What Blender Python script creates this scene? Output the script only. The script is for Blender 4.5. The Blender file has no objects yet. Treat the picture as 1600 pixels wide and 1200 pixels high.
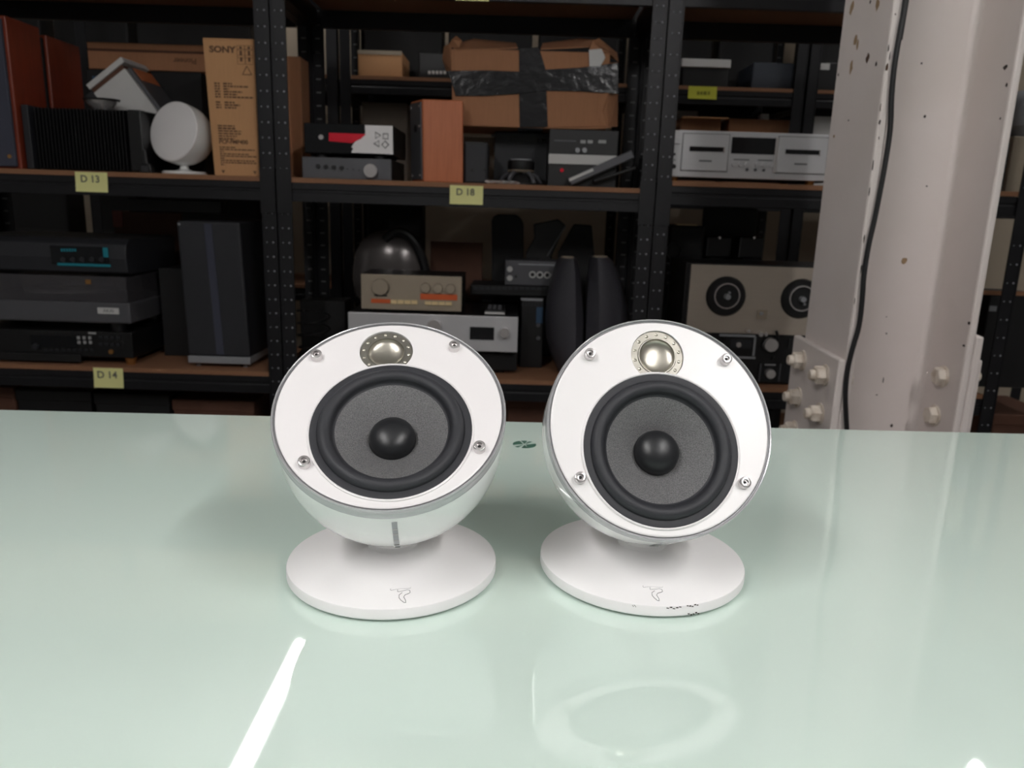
import bpy, bmesh, math, random
from mathutils import Vector, Matrix
from mathutils.geometry import delaunay_2d_cdt
random.seed(7)
SC = bpy.context.scene
COL = SC.collection
# ------------------------------------------------------------------ camera
CAMZ = 0.9925
FPX = 1202.0
PITCH, ROLL = math.radians(13.3), math.radians(1.8)
_R0 = Vector((1, 0, 0)); FWD = Vector((0, math.cos(PITCH), -math.sin(PITCH))); _U0 = Vector((0, math.sin(PITCH), math.cos(PITCH)))
RGT = _R0 * math.cos(ROLL) + _U0 * math.sin(ROLL)
UPV = _U0 * math.cos(ROLL) - _R0 * math.sin(ROLL)
cam_d = bpy.data.cameras.new('camera')
cam = bpy.data.objects.new('camera', cam_d); COL.objects.link(cam)
cam.matrix_world = Matrix(((RGT.x, UPV.x, -FWD.x, 0), (RGT.y, UPV.y, -FWD.y, 0), (RGT.z, UPV.z, -FWD.z, CAMZ), (0, 0, 0, 1)))
cam_d.sensor_width = 36; cam_d.lens = FPX / 1600 * 36; cam_d.clip_start = 0.02
cam_d.dof.use_dof = True; cam_d.dof.focus_distance = 0.46; cam_d.dof.aperture_fstop = 16
SC.camera = cam
# ------------------------------------------------------------------ world, exposure
wd = bpy.data.worlds.new('world'); SC.world = wd; wd.use_nodes = True
wd.node_tree.nodes['Background'].inputs[0].default_value = (0.8, 0.85, 0.9, 1)
wd.node_tree.nodes['Background'].inputs[1].default_value = 0.05
SC.view_settings.view_transform = 'Standard'; SC.view_settings.look = 'None'
SC.view_settings.exposure = 1.0; SC.view_settings.gamma = 1.0; SC.view_settings.use_curve_mapping = False
LAMP = 40.0      # radiance of the two added, unseen tubes before the table
LAMP_OLD = 14.0  # the older tubes over the racks are weaker

# ------------------------------------------------------------------ helpers
def lin(c):
    c = c / 255.0
    return c / 12.92 if c <= 0.04045 else ((c + 0.055) / 1.055) ** 2.4
def rgb(*c): return (lin(c[0]), lin(c[1]), lin(c[2]), 1)

def ray(x, y): return FWD + RGT * ((x - 800) / FPX) - UPV * ((y - 600) / FPX)
def W(x, y, Y):                       # photo direction met with the plane at distance Y -> (X, Z)
    d = ray(x, y); k = Y / d.y
    return d.x * k, CAMZ + d.z * k
def Yat(X, x, y):                     # distance at which a photo direction reaches the plane X
    d = ray(x, y); return d.y * X / d.x
def onz(x, y, Z):
    d = ray(x, y); k = (Z - CAMZ) / d.z
    return d.x * k, d.y * k

MATS = {}
def mat(name, col, rough=0.5, metal=0.0, var=0.08, scale=30.0, bump=0.0, bscale=None, coat=0.0, stretch=(1, 1, 1), col2=None, spec=0.5, emit=0.0, sharp=None, trans=0.0):
    if name in MATS: return MATS[name]
    m = bpy.data.materials.new(name); m.use_nodes = True; MATS[name] = m
    nt = m.node_tree; N = nt.nodes; L = nt.links; b = N['Principled BSDF']
    tc = N.new('ShaderNodeTexCoord'); mp = N.new('ShaderNodeMapping'); mp.inputs['Scale'].default_value = stretch
    L.new(tc.outputs['Object'], mp.inputs[0])
    nz = N.new('ShaderNodeTexNoise'); nz.inputs['Scale'].default_value = scale; nz.inputs['Detail'].default_value = 4
    L.new(mp.outputs[0], nz.inputs['Vector'])
    mx = N.new('ShaderNodeMix'); mx.data_type = 'RGBA'
    c1 = rgb(*col)
    c2 = rgb(*col2) if col2 else tuple(max(0, v * (1 - 2.2 * var)) for v in c1[:3]) + (1,)
    mx.inputs[6].default_value = c1; mx.inputs[7].default_value = c2
    if sharp:
        rp = N.new('ShaderNodeValToRGB'); rp.color_ramp.elements[0].position = sharp[0]; rp.color_ramp.elements[1].position = sharp[1]
        L.new(nz.outputs[0], rp.inputs[0]); L.new(rp.outputs[0], mx.inputs[0])
    else: L.new(nz.outputs[0], mx.inputs[0])
    L.new(mx.outputs[2], b.inputs['Base Color'])
    b.inputs['Roughness'].default_value = rough; b.inputs['Metallic'].default_value = metal
    b.inputs['Specular IOR Level'].default_value = spec
    if coat: b.inputs['Coat Weight'].default_value = coat; b.inputs['Coat Roughness'].default_value = 0.04
    if trans: b.inputs['Transmission Weight'].default_value = trans
    if bump:
        n2 = N.new('ShaderNodeTexNoise'); n2.inputs['Scale'].default_value = bscale or scale * 4; n2.inputs['Detail'].default_value = 3
        L.new(mp.outputs[0], n2.inputs['Vector'])
        bp = N.new('ShaderNodeBump'); bp.inputs['Strength'].default_value = bump; bp.inputs['Distance'].default_value = 0.002
        L.new(n2.outputs[0], bp.inputs['Height']); L.new(bp.outputs[0], b.inputs['Normal'])
    if emit:
        b.inputs['Emission Color'].default_value = c1; b.inputs['Emission Strength'].default_value = emit
    return m

class MB:
    def __init__(s): s.v = []; s.f = []
    def add(s, vs, fs):
        o = len(s.v); s.v += [Vector(p) for p in vs]; s.f += [tuple(i + o for i in f) for f in fs]; return s
    def box(s, x0, x1, y0, y1, z0, z1):
        if x0 > x1: x0, x1 = x1, x0
        if y0 > y1: y0, y1 = y1, y0
        if z0 > z1: z0, z1 = z1, z0
        return s.add([(x0, y0, z0), (x1, y0, z0), (x1, y1, z0), (x0, y1, z0), (x0, y0, z1), (x1, y0, z1), (x1, y1, z1), (x0, y1, z1)],
                     [(0, 3, 2, 1), (4, 5, 6, 7), (0, 1, 5, 4), (1, 2, 6, 5), (2, 3, 7, 6), (3, 0, 4, 7)])
    def lathe(s, prof, n=48, M=None, close=False):
        M = M or Matrix.Identity(4); o = len(s.v); rings = []
        for r, z in prof:
            if r < 1e-7: rings.append([len(s.v)]); s.v.append(M @ Vector((0, 0, z)))
            else:
                rings.append(list(range(len(s.v), len(s.v) + n)))
                for k in range(n):
                    a = 2 * math.pi * k / n; s.v.append(M @ Vector((r * math.cos(a), r * math.sin(a), z)))
        pairs = list(zip(rings, rings[1:])) + ([(rings[-1], rings[0])] if close else [])
        for A, B in pairs:
            for k in range(n):
                k2 = (k + 1) % n
                if len(A) == 1 and len(B) == 1: continue
                if len(A) == 1: s.f.append((A[0], B[k], B[k2]))
                elif len(B) == 1: s.f.append((A[k], B[0], A[k2]))
                else: s.f.append((A[k], B[k], B[k2], A[k2]))
        return s
    def cyl(s, p0, p1, r0, r1=None, n=20):
        p0, p1 = Vector(p0), Vector(p1); d = p1 - p0; r1 = r0 if r1 is None else r1
        M = Matrix.Translation(p0) @ d.to_track_quat('Z', 'Y').to_matrix().to_4x4(); h = d.length
        return s.lathe([(0, 0), (r0, 0), (r1, h), (0, h)], n, M)
    def tube(s, pts, r, n=8):
        pts = [Vector(p) for p in pts]; rings = []
        up = Vector((0.123, 0.456, 0.88)).normalized()
        for i, p in enumerate(pts):
            t = (pts[min(i + 1, len(pts) - 1)] - pts[max(i - 1, 0)]).normalized()
            a = t.cross(up).normalized(); b = t.cross(a); o = len(s.v)
            for k in range(n):
                q = 2 * math.pi * k / n; s.v.append(p + a * (r * math.cos(q)) + b * (r * math.sin(q)))
            rings.append(o)
        for A, B in zip(rings, rings[1:]):
            for k in range(n): s.f.append((A + k, A + (k + 1) % n, B + (k + 1) % n, B + k))
        s.f.append(tuple(rings[0] + k for k in reversed(range(n)))); s.f.append(tuple(rings[-1] + k for k in range(n)))
        return s
    def prism(s, poly, y0, y1):       # poly in (x, z), extruded along y
        n = len(poly); o = len(s.v)
        s.v += [Vector((x, y0, z)) for x, z in poly] + [Vector((x, y1, z)) for x, z in poly]
        s.f.append(tuple(o + k for k in range(n))); s.f.append(tuple(o + n + k for k in reversed(range(n))))
        for k in range(n): k2 = (k + 1) % n; s.f.append((o + k, o + n + k, o + n + k2, o + k2))
        return s
    def prismx(s, poly, x0, x1):      # poly in (y, z), extruded along x
        t = MB().prism(poly, x0, x1); return s.add([(v.y, v.x, v.z) for v in t.v], t.f)
    def prismz(s, poly, z0, z1):      # poly in (x, y), extruded along z
        t = MB().prism(poly, z0, z1); return s.add([(v.x, v.z, v.y) for v in t.v], t.f)
    def xf(s, M): s.v = [M @ v for v in s.v]; return s
    def build(s, name, m, parent=None, bevel=0.0, smooth=True, local=False, M=None, seg=2):
        o = Vector((0, 0, 0))
        if parent is not None and not local: o = Vector(parent['_o']) if '_o' in parent else o
        me = bpy.data.meshes.new(name); me.from_pydata([tuple(v - o) for v in s.v], [], s.f); me.update()
        bm = bmesh.new(); bm.from_mesh(me)
        bmesh.ops.remove_doubles(bm, verts=bm.verts, dist=1e-6)
        bmesh.ops.recalc_face_normals(bm, faces=bm.faces)
        if bevel:
            es = [e for e in bm.edges if len(e.link_faces) == 2 and e.calc_face_angle(0) > 0.5]
            bmesh.ops.bevel(bm, geom=es, offset=bevel, segments=seg, profile=0.5, affect='EDGES', clamp_overlap=True)
        bm.to_mesh(me); bm.free()
        if smooth:
            for p in me.polygons: p.use_smooth = True
            me.set_sharp_from_angle(angle=math.radians(14 if bevel else 32))
        me.materials.append(m)
        ob = bpy.data.objects.new(name, me); COL.objects.link(ob)
        if parent is not None:
            ob.parent = parent
            if '_o' in parent: ob['_o'] = parent['_o']
        if M is not None: ob.matrix_local = M
        return ob

def tag(o, label=None, cat=None, group=None, kind=None):
    if label: o['label'] = label
    if cat: o['category'] = cat
    if group: o['group'] = group
    if kind: o['kind'] = kind
    return o
def thing(name, label, cat, loc=(0, 0, 0), group=None, M=None):
    o = bpy.data.objects.new(name, None); COL.objects.link(o); o.empty_display_size = 0.02
    if M is not None: o.matrix_world = M; o['_o'] = (0.0, 0.0, 0.0)
    else: o.location = loc; o['_o'] = tuple(float(v) for v in loc)
    return tag(o, label, cat, group)
def struct(name, mb, m, **k):
    return tag(mb.build(name, m, **k), kind='structure')
def dup(o, parent=None):
    c = o.copy(); COL.objects.link(c)
    if parent is not None: c.parent = parent
    for ch in list(o.children): dup(ch, c)
    return c
DG = None
def text(s, size, m, parent, X, Y, Z, name='lettering', align='CENTER', rot=0.0, bold=0.0, xs=1.0, tilt=None, ext=0.0002):
    cu = bpy.data.curves.new('t', 'FONT'); cu.body = s; cu.size = size; cu.align_x = align; cu.align_y = 'CENTER'
    cu.extrude = ext; cu.offset = bold; cu.resolution_u = 3
    to = bpy.data.objects.new('t', cu); COL.objects.link(to)
    me = bpy.data.meshes.new_from_object(to.evaluated_get(bpy.context.evaluated_depsgraph_get()))
    bpy.data.objects.remove(to); bpy.data.curves.remove(cu)
    M = Matrix.Translation((X, Y, Z)) @ (tilt or Matrix.Rotation(math.pi / 2, 4, 'X')) @ Matrix.Rotation(rot, 4, 'Z') @ Matrix.Diagonal((xs, 1, 1, 1))
    o = Vector(parent['_o']) if '_o' in parent else Vector()
    me.transform(Matrix.Translation(-o) @ M); me.name = name
    me.materials.clear(); me.materials.append(m)
    ob = bpy.data.objects.new(name, me); COL.objects.link(ob); ob.parent = parent
    if '_o' in parent: ob['_o'] = parent['_o']
    return ob

# ------------------------------------------------------------------ materials
M_glass = mat('glass_green', (216, 234, 224), 0.02, var=0.01, scale=3, spec=0.7, coat=0.5)
M_gedge = mat('glass_edge', (95, 140, 125), 0.05, var=0.03)
M_leg = mat('steel_leg', (150, 152, 155), 0.35, 0.8, scale=60)
M_white = mat('white_plastic', (240, 237, 237), 0.32, var=0.008, scale=14)
M_gloss = mat('white_gloss', (242, 243, 242), 0.12, var=0.008, scale=10, coat=0.6)
M_base = mat('white_base', (246, 244, 244), 0.35, var=0.01, scale=24)
M_band = mat('silver_band', (196, 196, 198), 0.25, 0.35, var=0.06, scale=80)
M_groove = mat('grey_groove', (128, 128, 130), 0.5, 0.3, var=0.1, scale=200)
M_rubber = mat('black_rubber', (40, 41, 46), 0.58, var=0.06, scale=50)
M_cap = mat('dust_cap', (28, 29, 32), 0.38, var=0.05, scale=60)
M_cone = mat('cone_fibre', (122, 122, 122), 0.55, 0.1, scale=1500, var=0.2, col2=(78, 78, 79), sharp=(0.3, 0.7), bump=0.4, bscale=1800)
M_nickel = mat('nickel', (196, 192, 180), 0.34, 0.95, var=0.05, scale=300)
M_plate = mat('nickel_plate', (150, 147, 138), 0.42, 0.85, var=0.05, scale=300)
M_chrome = mat('chrome', (226, 221, 221), 0.2, 0.75, var=0.03)
M_dark = mat('dark_hole', (18, 18, 19), 0.6, var=0.05)
M_steelb = mat('black_steel', (27, 27, 31), 0.42, 0.25, var=0.16, scale=40, bump=0.15, bscale=350)
M_punch = mat('punched_edge', (160, 160, 168), 0.4, 0.6)
M_board = mat('chipboard', (150, 106, 76), 0.75, var=0.12, scale=160, bump=0.3, bscale=500)
M_note = mat('sticky_note', (232, 230, 160), 0.8, var=0.02, scale=20)
M_noteg = mat('sticky_note_green', (205, 205, 70), 0.8, var=0.02)
M_ink = mat('pencil_ink', (110, 110, 100), 0.8)
M_print = mat('carton_print', (104, 74, 52), 0.8)
M_carton = mat('carton', (204, 154, 108), 0.8, var=0.06, scale=40, stretch=(6, 6, 0.6))
M_carton2 = mat('carton_old', (172, 122, 88), 0.85, var=0.1, scale=30, stretch=(8, 8, 0.5))
M_tape = mat('black_tape', (24, 24, 28), 0.2, var=0.1, scale=12, bump=0.9, bscale=40)
M_cherry = mat('cherry_red', (140, 58, 36), 0.4, var=0.22, scale=26, stretch=(3, 3, 0.35))
M_alder = mat('alder_wood', (205, 122, 78), 0.45, scale=22, col2=(170, 92, 54), stretch=(7, 7, 0.5))
M_grille = mat('blue_grey_grille', (66, 68, 82), 0.9, var=0.1, scale=400)
M_blk = mat('black_case', (17, 17, 19), 0.4, var=0.12, scale=60)
M_blk2 = mat('black_soft', (12, 12, 14), 0.65, var=0.12, scale=60)
M_blkg = mat('black_gloss', (16, 17, 20), 0.1, var=0.05)
M_char = mat('charcoal', (36, 37, 42), 0.55, var=0.06, scale=50)
M_grey = mat('grey_panel', (160, 162, 166), 0.4, 0.25, var=0.05, scale=40)
M_dgrey = mat('dark_grey_panel', (92, 92, 96), 0.45, 0.3, var=0.06, scale=30)
M_silver = mat('silver_panel', (206, 206, 208), 0.38, 0.3, var=0.04, scale=60, stretch=(0.3, 4, 14))
M_champ = mat('brushed_champagne', (190, 178, 164), 0.4, 0.35, var=0.08, scale=50, stretch=(0.2, 4, 22))
M_lightg = mat('light_grey', (205, 204, 202), 0.5, var=0.03)
M_beige = mat('beige_metal', (165, 152, 134), 0.5, 0.15, var=0.04, scale=40)
M_orange = mat('orange_strip', (214, 96, 44), 0.5, var=0.04)
M_cream = mat('cream_buttons', (232, 208, 160), 0.5, var=0.04)
M_red = mat('red_display', (176, 8, 34), 0.25, var=0.1, scale=50, emit=0.12)
M_teal = mat('teal_display', (24, 112, 124), 0.3, emit=0.05)
M_gold = mat('brass', (190, 140, 84), 0.3, 0.8)
M_smoke = mat('smoked_acrylic', (84, 82, 86), 0.08, var=0.04)
M_smoke.node_tree.nodes['Principled BSDF'].inputs['Alpha'].default_value = 0.5
M_paint = mat('white_steel_paint', (226, 217, 214), 0.45, scale=7, col2=(212, 202, 196), var=0.1, bump=0.12, bscale=60)
M_paintb = mat('bolt_paint', (222, 212, 200), 0.5, scale=60, col2=(186, 168, 148), sharp=(0.45, 0.75))
M_rust = mat('rust_chip', (92, 66, 48), 0.9, var=0.3, scale=200)
M_stain = mat('rust_stain', (168, 138, 104), 0.8, var=0.2, scale=120)
M_chip = mat('dark_chip', (58, 46, 42), 0.9, var=0.2)
M_cable = mat('cable_rubber', (22, 22, 24), 0.45)
M_wall = mat('wall_plaster', (198, 184, 164), 0.9, var=0.06, scale=3, bump=0.2, bscale=20)
M_wallw = mat('wall_white', (186, 186, 184), 0.9, var=0.03, scale=2)
M_floor = mat('concrete', (120, 118, 114), 0.7, var=0.12, scale=4, bump=0.2, bscale=30)
M_house = mat('lamp_housing', (235, 235, 235), 0.4)
M_blue = mat('blue_label', (50, 80, 110), 0.5)
M_emb = mat('emblem_green', (70, 112, 96), 0.3, var=0.05)
M_mark = mat('mark_grey', (150, 148, 148), 0.5, var=0.1)
M_wtxt = mat('white_print', (170, 170, 170), 0.6)
M_brownd = mat('brown_dark_box', (96, 62, 46), 0.8, var=0.15)
M_dispd = mat('display_dark', (14, 16, 20), 0.12, var=0.03)
def tube_mat(name, power):
    m = bpy.data.materials.new(name); m.use_nodes = True
    b = m.node_tree.nodes['Principled BSDF']; b.inputs['Base Color'].default_value = (0.9, 0.9, 0.9, 1)
    b.inputs['Emission Color'].default_value = (1.0, 0.975, 0.965, 1); b.inputs['Emission Strength'].default_value = power
    return m
M_tube = tube_mat('tube_light', LAMP); M_tube_old = tube_mat('tube_light_old', LAMP_OLD)

# ------------------------------------------------------------------ room shell
XL, XR, YN, YF, ZC = -4.2, 4.2, -3.6, 3.72, 2.75
struct('floor', MB().box(XL, XR, YN, YF, -0.1, 0), M_floor)
struct('ceiling', MB().box(XL, XR, YN, YF, ZC, ZC + 0.1), M_wallw)
struct('wall_left', MB().box(XL - 0.1, XL, YN, YF, 0, ZC), M_wallw)
struct('wall_right', MB().box(XR, XR + 0.1, YN, YF, 0, ZC), M_wallw)
struct('wall_front', MB().box(XL, XR, YN - 0.1, YN, 0, ZC), M_wallw)
struct('wall_back', MB().box(XL, XR, YF, YF + 0.1, 0, ZC), M_wall)

# ------------------------------------------------------------------ tube lamps over the racks, added ones before the table
def tube_lamp(X, Y0, Y1, label, m_, z=2.6):
    t = thing('tube_lamp', label, 'lamp', (X, (Y0 + Y1) / 2, z), 'tube lamps under the ceiling')
    MB().box(X - 0.045, X + 0.045, Y0 - 0.02, Y1 + 0.02, z + 0.04, z + 0.09).build('housing', M_house, t, bevel=0.006)
    for yy in (Y0 + 0.2, Y1 - 0.2): MB().cyl((X, yy, z + 0.085), (X, yy, ZC), 0.006, n=8).build('hanger', M_house, t)
    d = MB().lathe([(0.0, 0), (0.026, 0.002), (0.026, Y1 - Y0 - 0.002), (0.0, Y1 - Y0)], 12, Matrix.Translation((X, Y0, z + 0.015)) @ Matrix.Rotation(-math.pi / 2, 4, 'X'))
    d.build('tube', m_, t)
tube_lamp(-0.985, 2.06, 3.32, 'dim old tube lamp above the rack with the cherry speakers', M_tube_old)
tube_lamp(1.87, 1.38, 2.62, 'dim old tube lamp above the white column', M_tube_old)
tube_lamp(-0.80, -1.35, 0.05, 'bright tube lamp hung low before the table facing the finned amplifier', M_tube, 2.1)  # unseen pair put in to brighten the table and speaker fronts
tube_lamp(0.85, -1.35, 0.05, 'bright tube lamp hung low before the table facing the white column', M_tube, 2.1)

# ------------------------------------------------------------------ glass table
TZ = 0.75
ang = math.atan2(0.8574 - 0.8239, 0.594 + 0.5696)
TM = Matrix.Translation((0.0, 0.8405, 0)) @ Matrix.Rotation(ang, 4, 'Z')
tb = thing('glass_table', 'pale green glass table under the two white speakers', 'table', M=TM)
MB().box(-0.95, 0.95, -0.95, 0, TZ - 0.010, TZ).build('glass_top', M_glass, tb, bevel=0.0012, local=True)
MB().box(-0.95, 0.95, 0.0005, 0.0022, TZ - 0.009, TZ - 0.0015).build('polished_edge', M_gedge, tb, local=True)
fr = MB()
for x in (-0.8, 0.8): fr.box(x - 0.02, x + 0.02, -0.88, -0.07, TZ - 0.05, TZ - 0.0102)
for y in (-0.86, -0.09): fr.box(-0.8, 0.8, y - 0.02, y + 0.02, TZ - 0.05, TZ - 0.0102)
fr.build('frame', M_leg, tb, local=True)
for x in (-0.8, 0.8):
    for y in (-0.86, -0.09): MB().box(x - 0.02, x + 0.02, y - 0.02, y + 0.02, 0, TZ - 0.05).build('leg', M_leg, tb, local=True)
# printed oval mark on the glass (petals)
ex, ey = onz(819.5, 694.5, TZ)
emb = MB()
def petal(a0, a1, r0=0.12, r1=1.0):
    pts = []
    for k in range(9): a = math.radians(a0 + (a1 - a0) * k / 8); pts.append((math.cos(a) * r1, math.sin(a) * r1))
    mid = math.radians((a0 + a1) / 2); pts.append((math.cos(mid) * r0, math.sin(mid) * r0))
    emb.prismz([(ex + px * 0.0121, ey + py * 0.0126) for px, py in pts], TZ + 0.00005, TZ + 0.0002)
for a0, a1 in ((75, 107), (255, 287), (115, 195), (-75, 18), (48, 66), (216, 238)): petal(a0, a1)
MI = TM.inverted(); emb.xf(MI).build('oval_mark', M_emb, tb, local=True)

# ------------------------------------------------------------------ the two white dome speakers
HZ = 0.0948
RD = 0.0715
def head_matrix(el, az, sp):
    n = Vector((math.cos(el) * math.sin(az), -math.cos(el) * math.cos(az), math.sin(el)))
    u = Vector((math.cos(az), math.sin(az), 0)); v = n.cross(u)
    u2 = u * math.cos(sp) + v * math.sin(sp); v2 = v * math.cos(sp) - u * math.sin(sp)
    return Matrix(((u2.x, v2.x, n.x, 0), (u2.y, v2.y, n.y, 0), (u2.z, v2.z, n.z, 0), (0, 0, 0, 1)))
CYL = 0.028
WV, WR, TV, TR = -0.015, 0.0489, 0.0465, 0.0172
def arc(cx, cz, r, a0, a1, n): return [(cx + r * math.cos(math.radians(a0 + (a1 - a0) * k / n)), cz + r * math.sin(math.radians(a0 + (a1 - a0) * k / n))) for k in range(n + 1)]
def baffle_mesh():
    R = 0.0682; n = 96; pts = []; edges = []
    outer = [(R * math.cos(2 * math.pi * k / n), R * math.sin(2 * math.pi * k / n)) for k in range(n)]
    rw = WR + 0.0008
    hole = []
    dd = TV - WV; cosA = (dd * dd + rw * rw - TR * TR) / (2 * dd * rw); A = math.acos(cosA)
    for k in range(73):
        a = math.pi / 2 + A + (2 * math.pi - 2 * A) * k / 72; hole.append((rw * math.cos(a), WV + rw * math.sin(a)))
    cosB = (dd * dd + TR * TR - rw * rw) / (2 * dd * TR); B = math.acos(cosB)
    for k in range(1, 36):
        a = -math.pi / 2 + B + (2 * math.pi - 2 * B) * k / 36; hole.append((TR * math.cos(a), TV + TR * math.sin(a)))
    pts = outer + hole
    edges = [(k, (k + 1) % n) for k in range(n)] + [(n + k, n + (k + 1) % len(hole)) for k in range(len(hole))]
    vs, es, fs, *_ = delaunay_2d_cdt([Vector(p) for p in pts], edges, [], 0, 1e-7)
    mb = MB(); z = -0.0006
    mb.v = [Vector((v.x, v.y, z)) for v in vs]
    for f in fs:
        c = sum((vs[i] for i in f), Vector((0, 0))) / len(f)
        if c.length > R or (c - Vector((0, WV))).length < rw or (c - Vector((0, TV))).length < TR: continue
        mb.f.append(tuple(f))
    o = len(mb.v); h = len(hole)
    mb.v += [Vector((x, y, z)) for x, y in hole] + [Vector((x, y, z - 0.004)) for x, y in hole]
    for k in range(h): k2 = (k + 1) % h; mb.f.append((o + k, o + h + k, o + h + k2, o + k2))
    return mb
def dome_speaker(loc, el, az, sp, label, brot=0.0, srot=0.0, chips=()):
    t = thing('dome_speaker', label, 'speaker', M=Matrix.Translation(loc)); L = dict(local=True)
    # foot
    bs = MB().lathe([(0, 0.001), (0.066, 0.001), (0.0683, 0.0016), (0.0690, 0.0026), (0.0690, 0.0078), (0.0686, 0.0086), (0.0676, 0.0090), (0.055, 0.0100), (0.040, 0.0118), (0.028, 0.0140), (0.020, 0.0162), (0.0165, 0.0185), (0.0155, 0.0215), (0.0165, 0.0250), (0, 0.0250)], 96)
    bs = bs.build('base', M_base, t, **L)
    MB().lathe([(0, 0), (0.063, 0), (0.063, 0.0012), (0, 0.0012)], 64).build('felt_pad', M_dark, bs, **L)
    # embossed mark on the foot
    path = [(-7.6, 3.4), (-8, 4.6), (-7, 5.3), (-4, 5.6), (0, 6.3), (4, 6.4), (7, 5.9), (8, 4.8), (7.2, 3.8), (4, 3.8), (0, 4.2), (-4, 3.9), (-7.6, 3.4)]
    path2 = [(-2.6, 3.6), (-2.8, 1.6), (0, 1.8), (4.6, 2.6), (6.4, 2.0), (6.4, 0.2), (5.2, -0.6), (2.2, -1.6), (0.9, -3.2), (1.8, -6.4), (1.6, -8.4), (0.4, -8.2), (-1.6, -5.8), (-2.6, -3.6), (-2.2, -1.2), (0.4, 0.6)]
    lg = MB(); cb_, sb_ = math.cos(brot), math.sin(brot)
    for pp in (path, path2):
        P3 = []
        for i in range(len(pp)):
            x, y = pp[i]; X = x * 0.00080; Yp = -0.0535 + y * 0.00120; r = math.hypot(X, Yp)
            X, Yp = X * cb_ - Yp * sb_, X * sb_ + Yp * cb_
            P3.append((X, Yp, 0.0100 - (r - 0.055) * 0.079 + 0.0001))
        lg.tube(P3, 0.00022, 5)
    lg.build('embossed_mark', M_mark, bs, **L)
    for i, (a_, z_, w_, h_) in enumerate(chips):
        c_ = MB(); a_ = math.radians(a_)
        for q in range(5):
            f = a_ + math.radians(w_) * (q / 5 - 0.5); f2 = f + math.radians(w_) / 6
            zz = z_ + 0.0005 * math.sin(q * 2.1 + i); R_ = 0.06915
            c_.add([(R_ * math.sin(f), -R_ * math.cos(f), zz), (R_ * math.sin(f2), -R_ * math.cos(f2), zz - 0.0002), (R_ * math.sin(f2), -R_ * math.cos(f2), zz + h_ * (0.5 + 0.5 * (q % 2))), (R_ * math.sin(f), -R_ * math.cos(f), zz + h_)], [(0, 1, 2, 3)])
        c_.build('paint_chip', M_chip, bs, smooth=False, **L)
    H = Matrix.Translation((0, 0, HZ)) @ head_matrix(el, az, sp) @ Matrix.Translation((0, 0, CYL))
    K = dict(local=True, M=H)
    # shell: band + hemisphere
    prof = [(0.0712, -0.0085), (RD, -0.0105), (RD, -CYL)] + [(RD * math.cos(math.radians(a)), -CYL - RD * math.sin(math.radians(a))) for a in range(4, 90, 4)] + [(0, -CYL - RD)]
    sh = MB().lathe(prof, 96).build('shell', M_gloss, t, **K)
    MB().lathe([(0.0700, -0.0020), (0.0714, -0.0026), (0.0718, -0.0040), (0.0718, -0.0080), (0.0712, -0.0086)], 96).build('trim_band', M_band, t, **K)
    MB().lathe([(0.0692, -0.0010), (0.0697, -0.0018), (0.0702, -0.0018), (0.0704, -0.0008)], 96).build('edge_groove', mat('rim_grey', (160, 160, 162), 0.4, 0.3), t, **K)
    MB().lathe([(0.0702, -0.0020), (0.0704, -0.0004), (0.0710, 0.0), (RD, -0.0007), (RD, -0.0030)], 96).build('outer_ring', M_band, t, **K)
    # slot for the joint on the underside (in the vertical plane of the head)
    c, s_ = math.cos(-sp), math.sin(-sp)
    dwn = Vector((-s_ * -1 * -1, -c, 0)); q_ = srot - sp; dwn = Vector((math.sin(q_), -math.cos(q_), 0)); sid = Vector((math.cos(q_), math.sin(q_), 0))
    a1 = min(86, 90 - math.degrees(el) + 34)
    def onshell(a, w, off):
        r = RD + off
        if a <= 0: p = dwn * r + Vector((0, 0, -CYL + a * -0.001 * 0))
        p = dwn * (r * math.cos(math.radians(a))) + Vector((0, 0, -CYL - r * math.sin(math.radians(a))))
        return p + sid * w
    sl = MB(); n = 20
    a0s = math.degrees(math.asin(0)); vs = []
    rows = [dwn * (RD + 0.0002) + Vector((0, 0, -0.0125 - (CYL - 0.0125) * k / 6)) for k in range(6)] + [onshell(2 + (a1 - 2) * k / n, 0, 0.0002) for k in range(n + 1)]
    o = 0
    for p in rows: vs += [p - sid * 0.0016, p + sid * 0.0016]
    sl.add(vs, [(2 * k, 2 * k + 1, 2 * k + 3, 2 * k + 2) for k in range(len(rows) - 1)])
    so = sl.build('joint_slot', M_grey, t, **K)
    rg = MB()
    for k in range(3, len(rows) - 1, 2):
        p = rows[k]; q = rows[k + 1]; nrm = (q - p).cross(sid).normalized()
        if nrm.dot(p + Vector((0, 0, CYL))) < 0: nrm = -nrm
        for j in (0.4,):
            cpt = p.lerp(q, j); e = (q - p).normalized()
            rg.add([cpt - sid * 0.0015, cpt + sid * 0.0015, cpt + sid * 0.0015 + nrm * 0.0006, cpt - sid * 0.0015 + nrm * 0.0006, cpt - sid * 0.0015 + e * 0.0006, cpt + sid * 0.0015 + e * 0.0006], [(0, 1, 2, 3), (3, 2, 5, 4)])
    rg.build('slot_teeth', M_lightg, so, local=True)
    # baffle
    baffle_mesh().build('baffle', M_white, t, **K)
    MB().lathe([(0.0680, -0.0006), (0.0690, -0.0010), (0.0694, -0.0020)], 96).build('baffle_edge', M_white, t, **K)
    # woofer
    Wm = Matrix.Translation((0, WV, 0))
    MB().lathe([(WR - 0.0004, -0.003), (WR - 0.0002, 0.0002), (WR + 0.0004, 0.0006), (WR + 0.0011, 0.0003), (WR + 0.0012, -0.003)], 96, Wm).build('woofer_rim', M_white, t, **K)
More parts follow.
